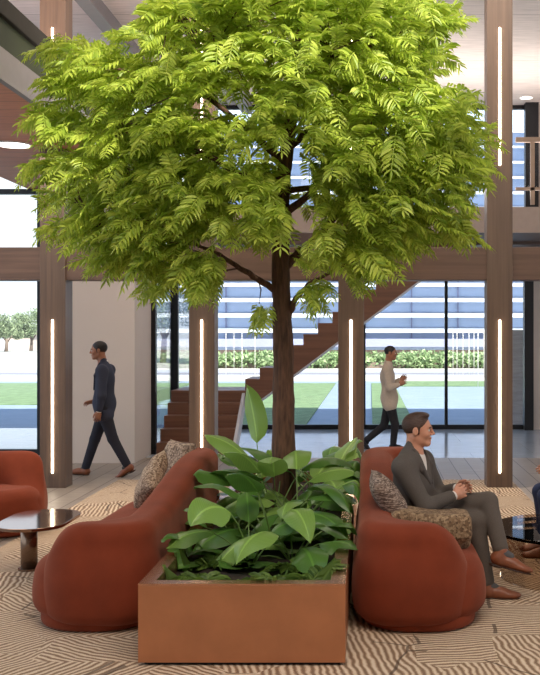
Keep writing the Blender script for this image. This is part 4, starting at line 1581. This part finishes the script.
person('person', J, dict(skin='skin2', hair='hairblack', shirt='shirt', top='beige', lapel='beige', legs='blackcloth', shoe='blackcloth', sock='blackcloth'),
       'person in beige top and black trousers walking right by the rear windows', 0.0075, 0.95, 'sweater', quiff=False)

# seated person at the right edge: only a hand and a knee reach into the frame
YC = 8.55
c0 = 2.19
mx = lambda x, dy, z: vec(c0 - x, YC + dy, z)
J = dict(
    pelvis=mx(.33, 0, .58), chest=mx(.32, 0, .83), neck=mx(.34, 0, 1.035), head=mx(.38, 0, 1.185),
    face=vec(-1, -.1, 0), hup=vec(0, 0, 1), tface=vec(-1, 0, 0),
    shL=mx(.30, -.18, .94), shR=mx(.30, .18, .94),
    elL=mx(.42, -.24, .68), wrL=mx(.645, -.16, .75), elR=mx(.42, .24, .68), wrR=mx(.60, .12, .72),
    hipL=mx(.36, -.10, .57), knL=mx(.71, -.13, .52), anL=mx(.68, -.13, .09), toL=mx(.85, -.13, .04),
    hipR=mx(.36, .10, .57), knR=mx(.71, .13, .52), anR=mx(.66, .13, .09), toR=mx(.83, .13, .04),
    hem=0.02, skirt=True, skirtlen=0.06,
    handL=(vec(-1, .15, .1), vec(0, .7, -.7), vec(0, 0, 1), 0.35), handR=(vec(-1, -.15, .1), vec(0, -.7, -.7), vec(0, 0, 1), 0.4),
)
person('person', J, dict(skin='skin', hair='hair', shirt='shirt', top='navy', lapel='navydark', legs='bluejean', shoe='shoe'),
       'person in blue trousers seated at the right edge with one hand held forward', 0.0075)

# ------------------------------------------------------------------ light
wd = bpy.data.worlds.new('sky')
SC.world = wd
wd.use_nodes = True
nt = wd.node_tree
nt.nodes.clear()
wo = nt.nodes.new('ShaderNodeOutputWorld')
bg = nt.nodes.new('ShaderNodeBackground')
tc = nt.nodes.new('ShaderNodeTexCoord')
sx = nt.nodes.new('ShaderNodeSeparateXYZ')
rp_ = nt.nodes.new('ShaderNodeValToRGB')
nt.links.new(tc.outputs['Generated'], sx.inputs[0])
nt.links.new(sx.outputs[2], rp_.inputs[0])
el = rp_.color_ramp.elements
el[0].position, el[0].color = 0.0, (0.92, 0.97, 1.0, 1)
el[1].position, el[1].color = 0.6, (0.55, 0.75, 1.0, 1)
nt.links.new(rp_.outputs[0], bg.inputs[0])
bg.inputs[1].default_value = 0.95
nt.links.new(bg.outputs[0], wo.inputs[0])


def lamp(name, kind, loc, energy, color, target=None, **kw):
    ld = bpy.data.lights.new(name, kind)
    ld.energy = energy
    ld.color = color
    for k_, v_ in kw.items():
        setattr(ld, k_, v_)
    o = bpy.data.objects.new(name, ld)
    COL.objects.link(o)
    o.location = loc
    if target is not None:
        o.rotation_euler = (Vector(target) - Vector(loc)).to_track_quat('-Z', 'Y').to_euler()
    return o


sd_ = Vector((0.38, -0.60, 0.70))
lamp('sun', 'SUN', (4, 0, 9), 9.5, (1.0, 0.93, 0.76), Vector((4, 0, 9)) - sd_, angle=math.radians(0.8))
lamp('overhead_fill', 'AREA', (0.5, 3.0, 6.3), 260, (1.0, 0.88, 0.75), (0, 6.5, 0), shape='RECTANGLE', size=5, size_y=3)  # unseen fill lamp added to brighten the seating area, no fixture there
lamp('overhead_fill', 'AREA', (-0.5, 11.0, 6.3), 160, (1.0, 0.88, 0.76), (-0.5, 11.5, 0), shape='RECTANGLE', size=6, size_y=3)  # another added fill under the roof, behind the tree
lamp('upper_floor_fill', 'AREA', (1.5, 17.6, 4.4), 130, (1.0, 0.9, 0.82), (1.5, 17.0, 6.5), shape='RECTANGLE', size=7, size_y=1.5)  # added upward fill that lightens the rear ceiling, no real fixture
lamp('bridge_fill', 'AREA', (-4.4, 11.0, 4.6), 120, (1.0, 0.9, 0.82), (-4.2, 11.0, 6.5), shape='RECTANGLE', size=1.4, size_y=6)  # invented upward fill over the bridge, brightens the ceiling at left
lamp('soffit_fill', 'AREA', (-4.3, 10.5, 4.1), 60, (1.0, 0.88, 0.74), (-4.3, 10.5, 0), shape='RECTANGLE', size=1.4, size_y=5)  # unseen area lamp added below the soffit as downward fill

# ------------------------------------------------------------------ camera
cd = bpy.data.cameras.new('camera')
cam = bpy.data.objects.new('camera', cd)
COL.objects.link(cam)
cam.location = (0, 0, H)
cam.rotation_euler = (PI / 2, 0, 0)
cd.sensor_fit = 'VERTICAL'
cd.sensor_height = 24.0
cd.lens = F * 24.0 / 675.0
cd.shift_x = -(VX - 270.0) / 675.0
cd.shift_y = (VY - 337.5) / 675.0
cd.clip_end = 1000
SC.camera = cam

vs_ = SC.view_settings
SC.display_settings.display_device = 'sRGB'
vs_.view_transform = 'Standard'
vs_.look = 'None'
vs_.gamma = 1.0
vs_.use_curve_mapping = False
vs_.exposure = 0.65
SC.cycles.max_bounces = 8
SC.cycles.transparent_max_bounces = 16
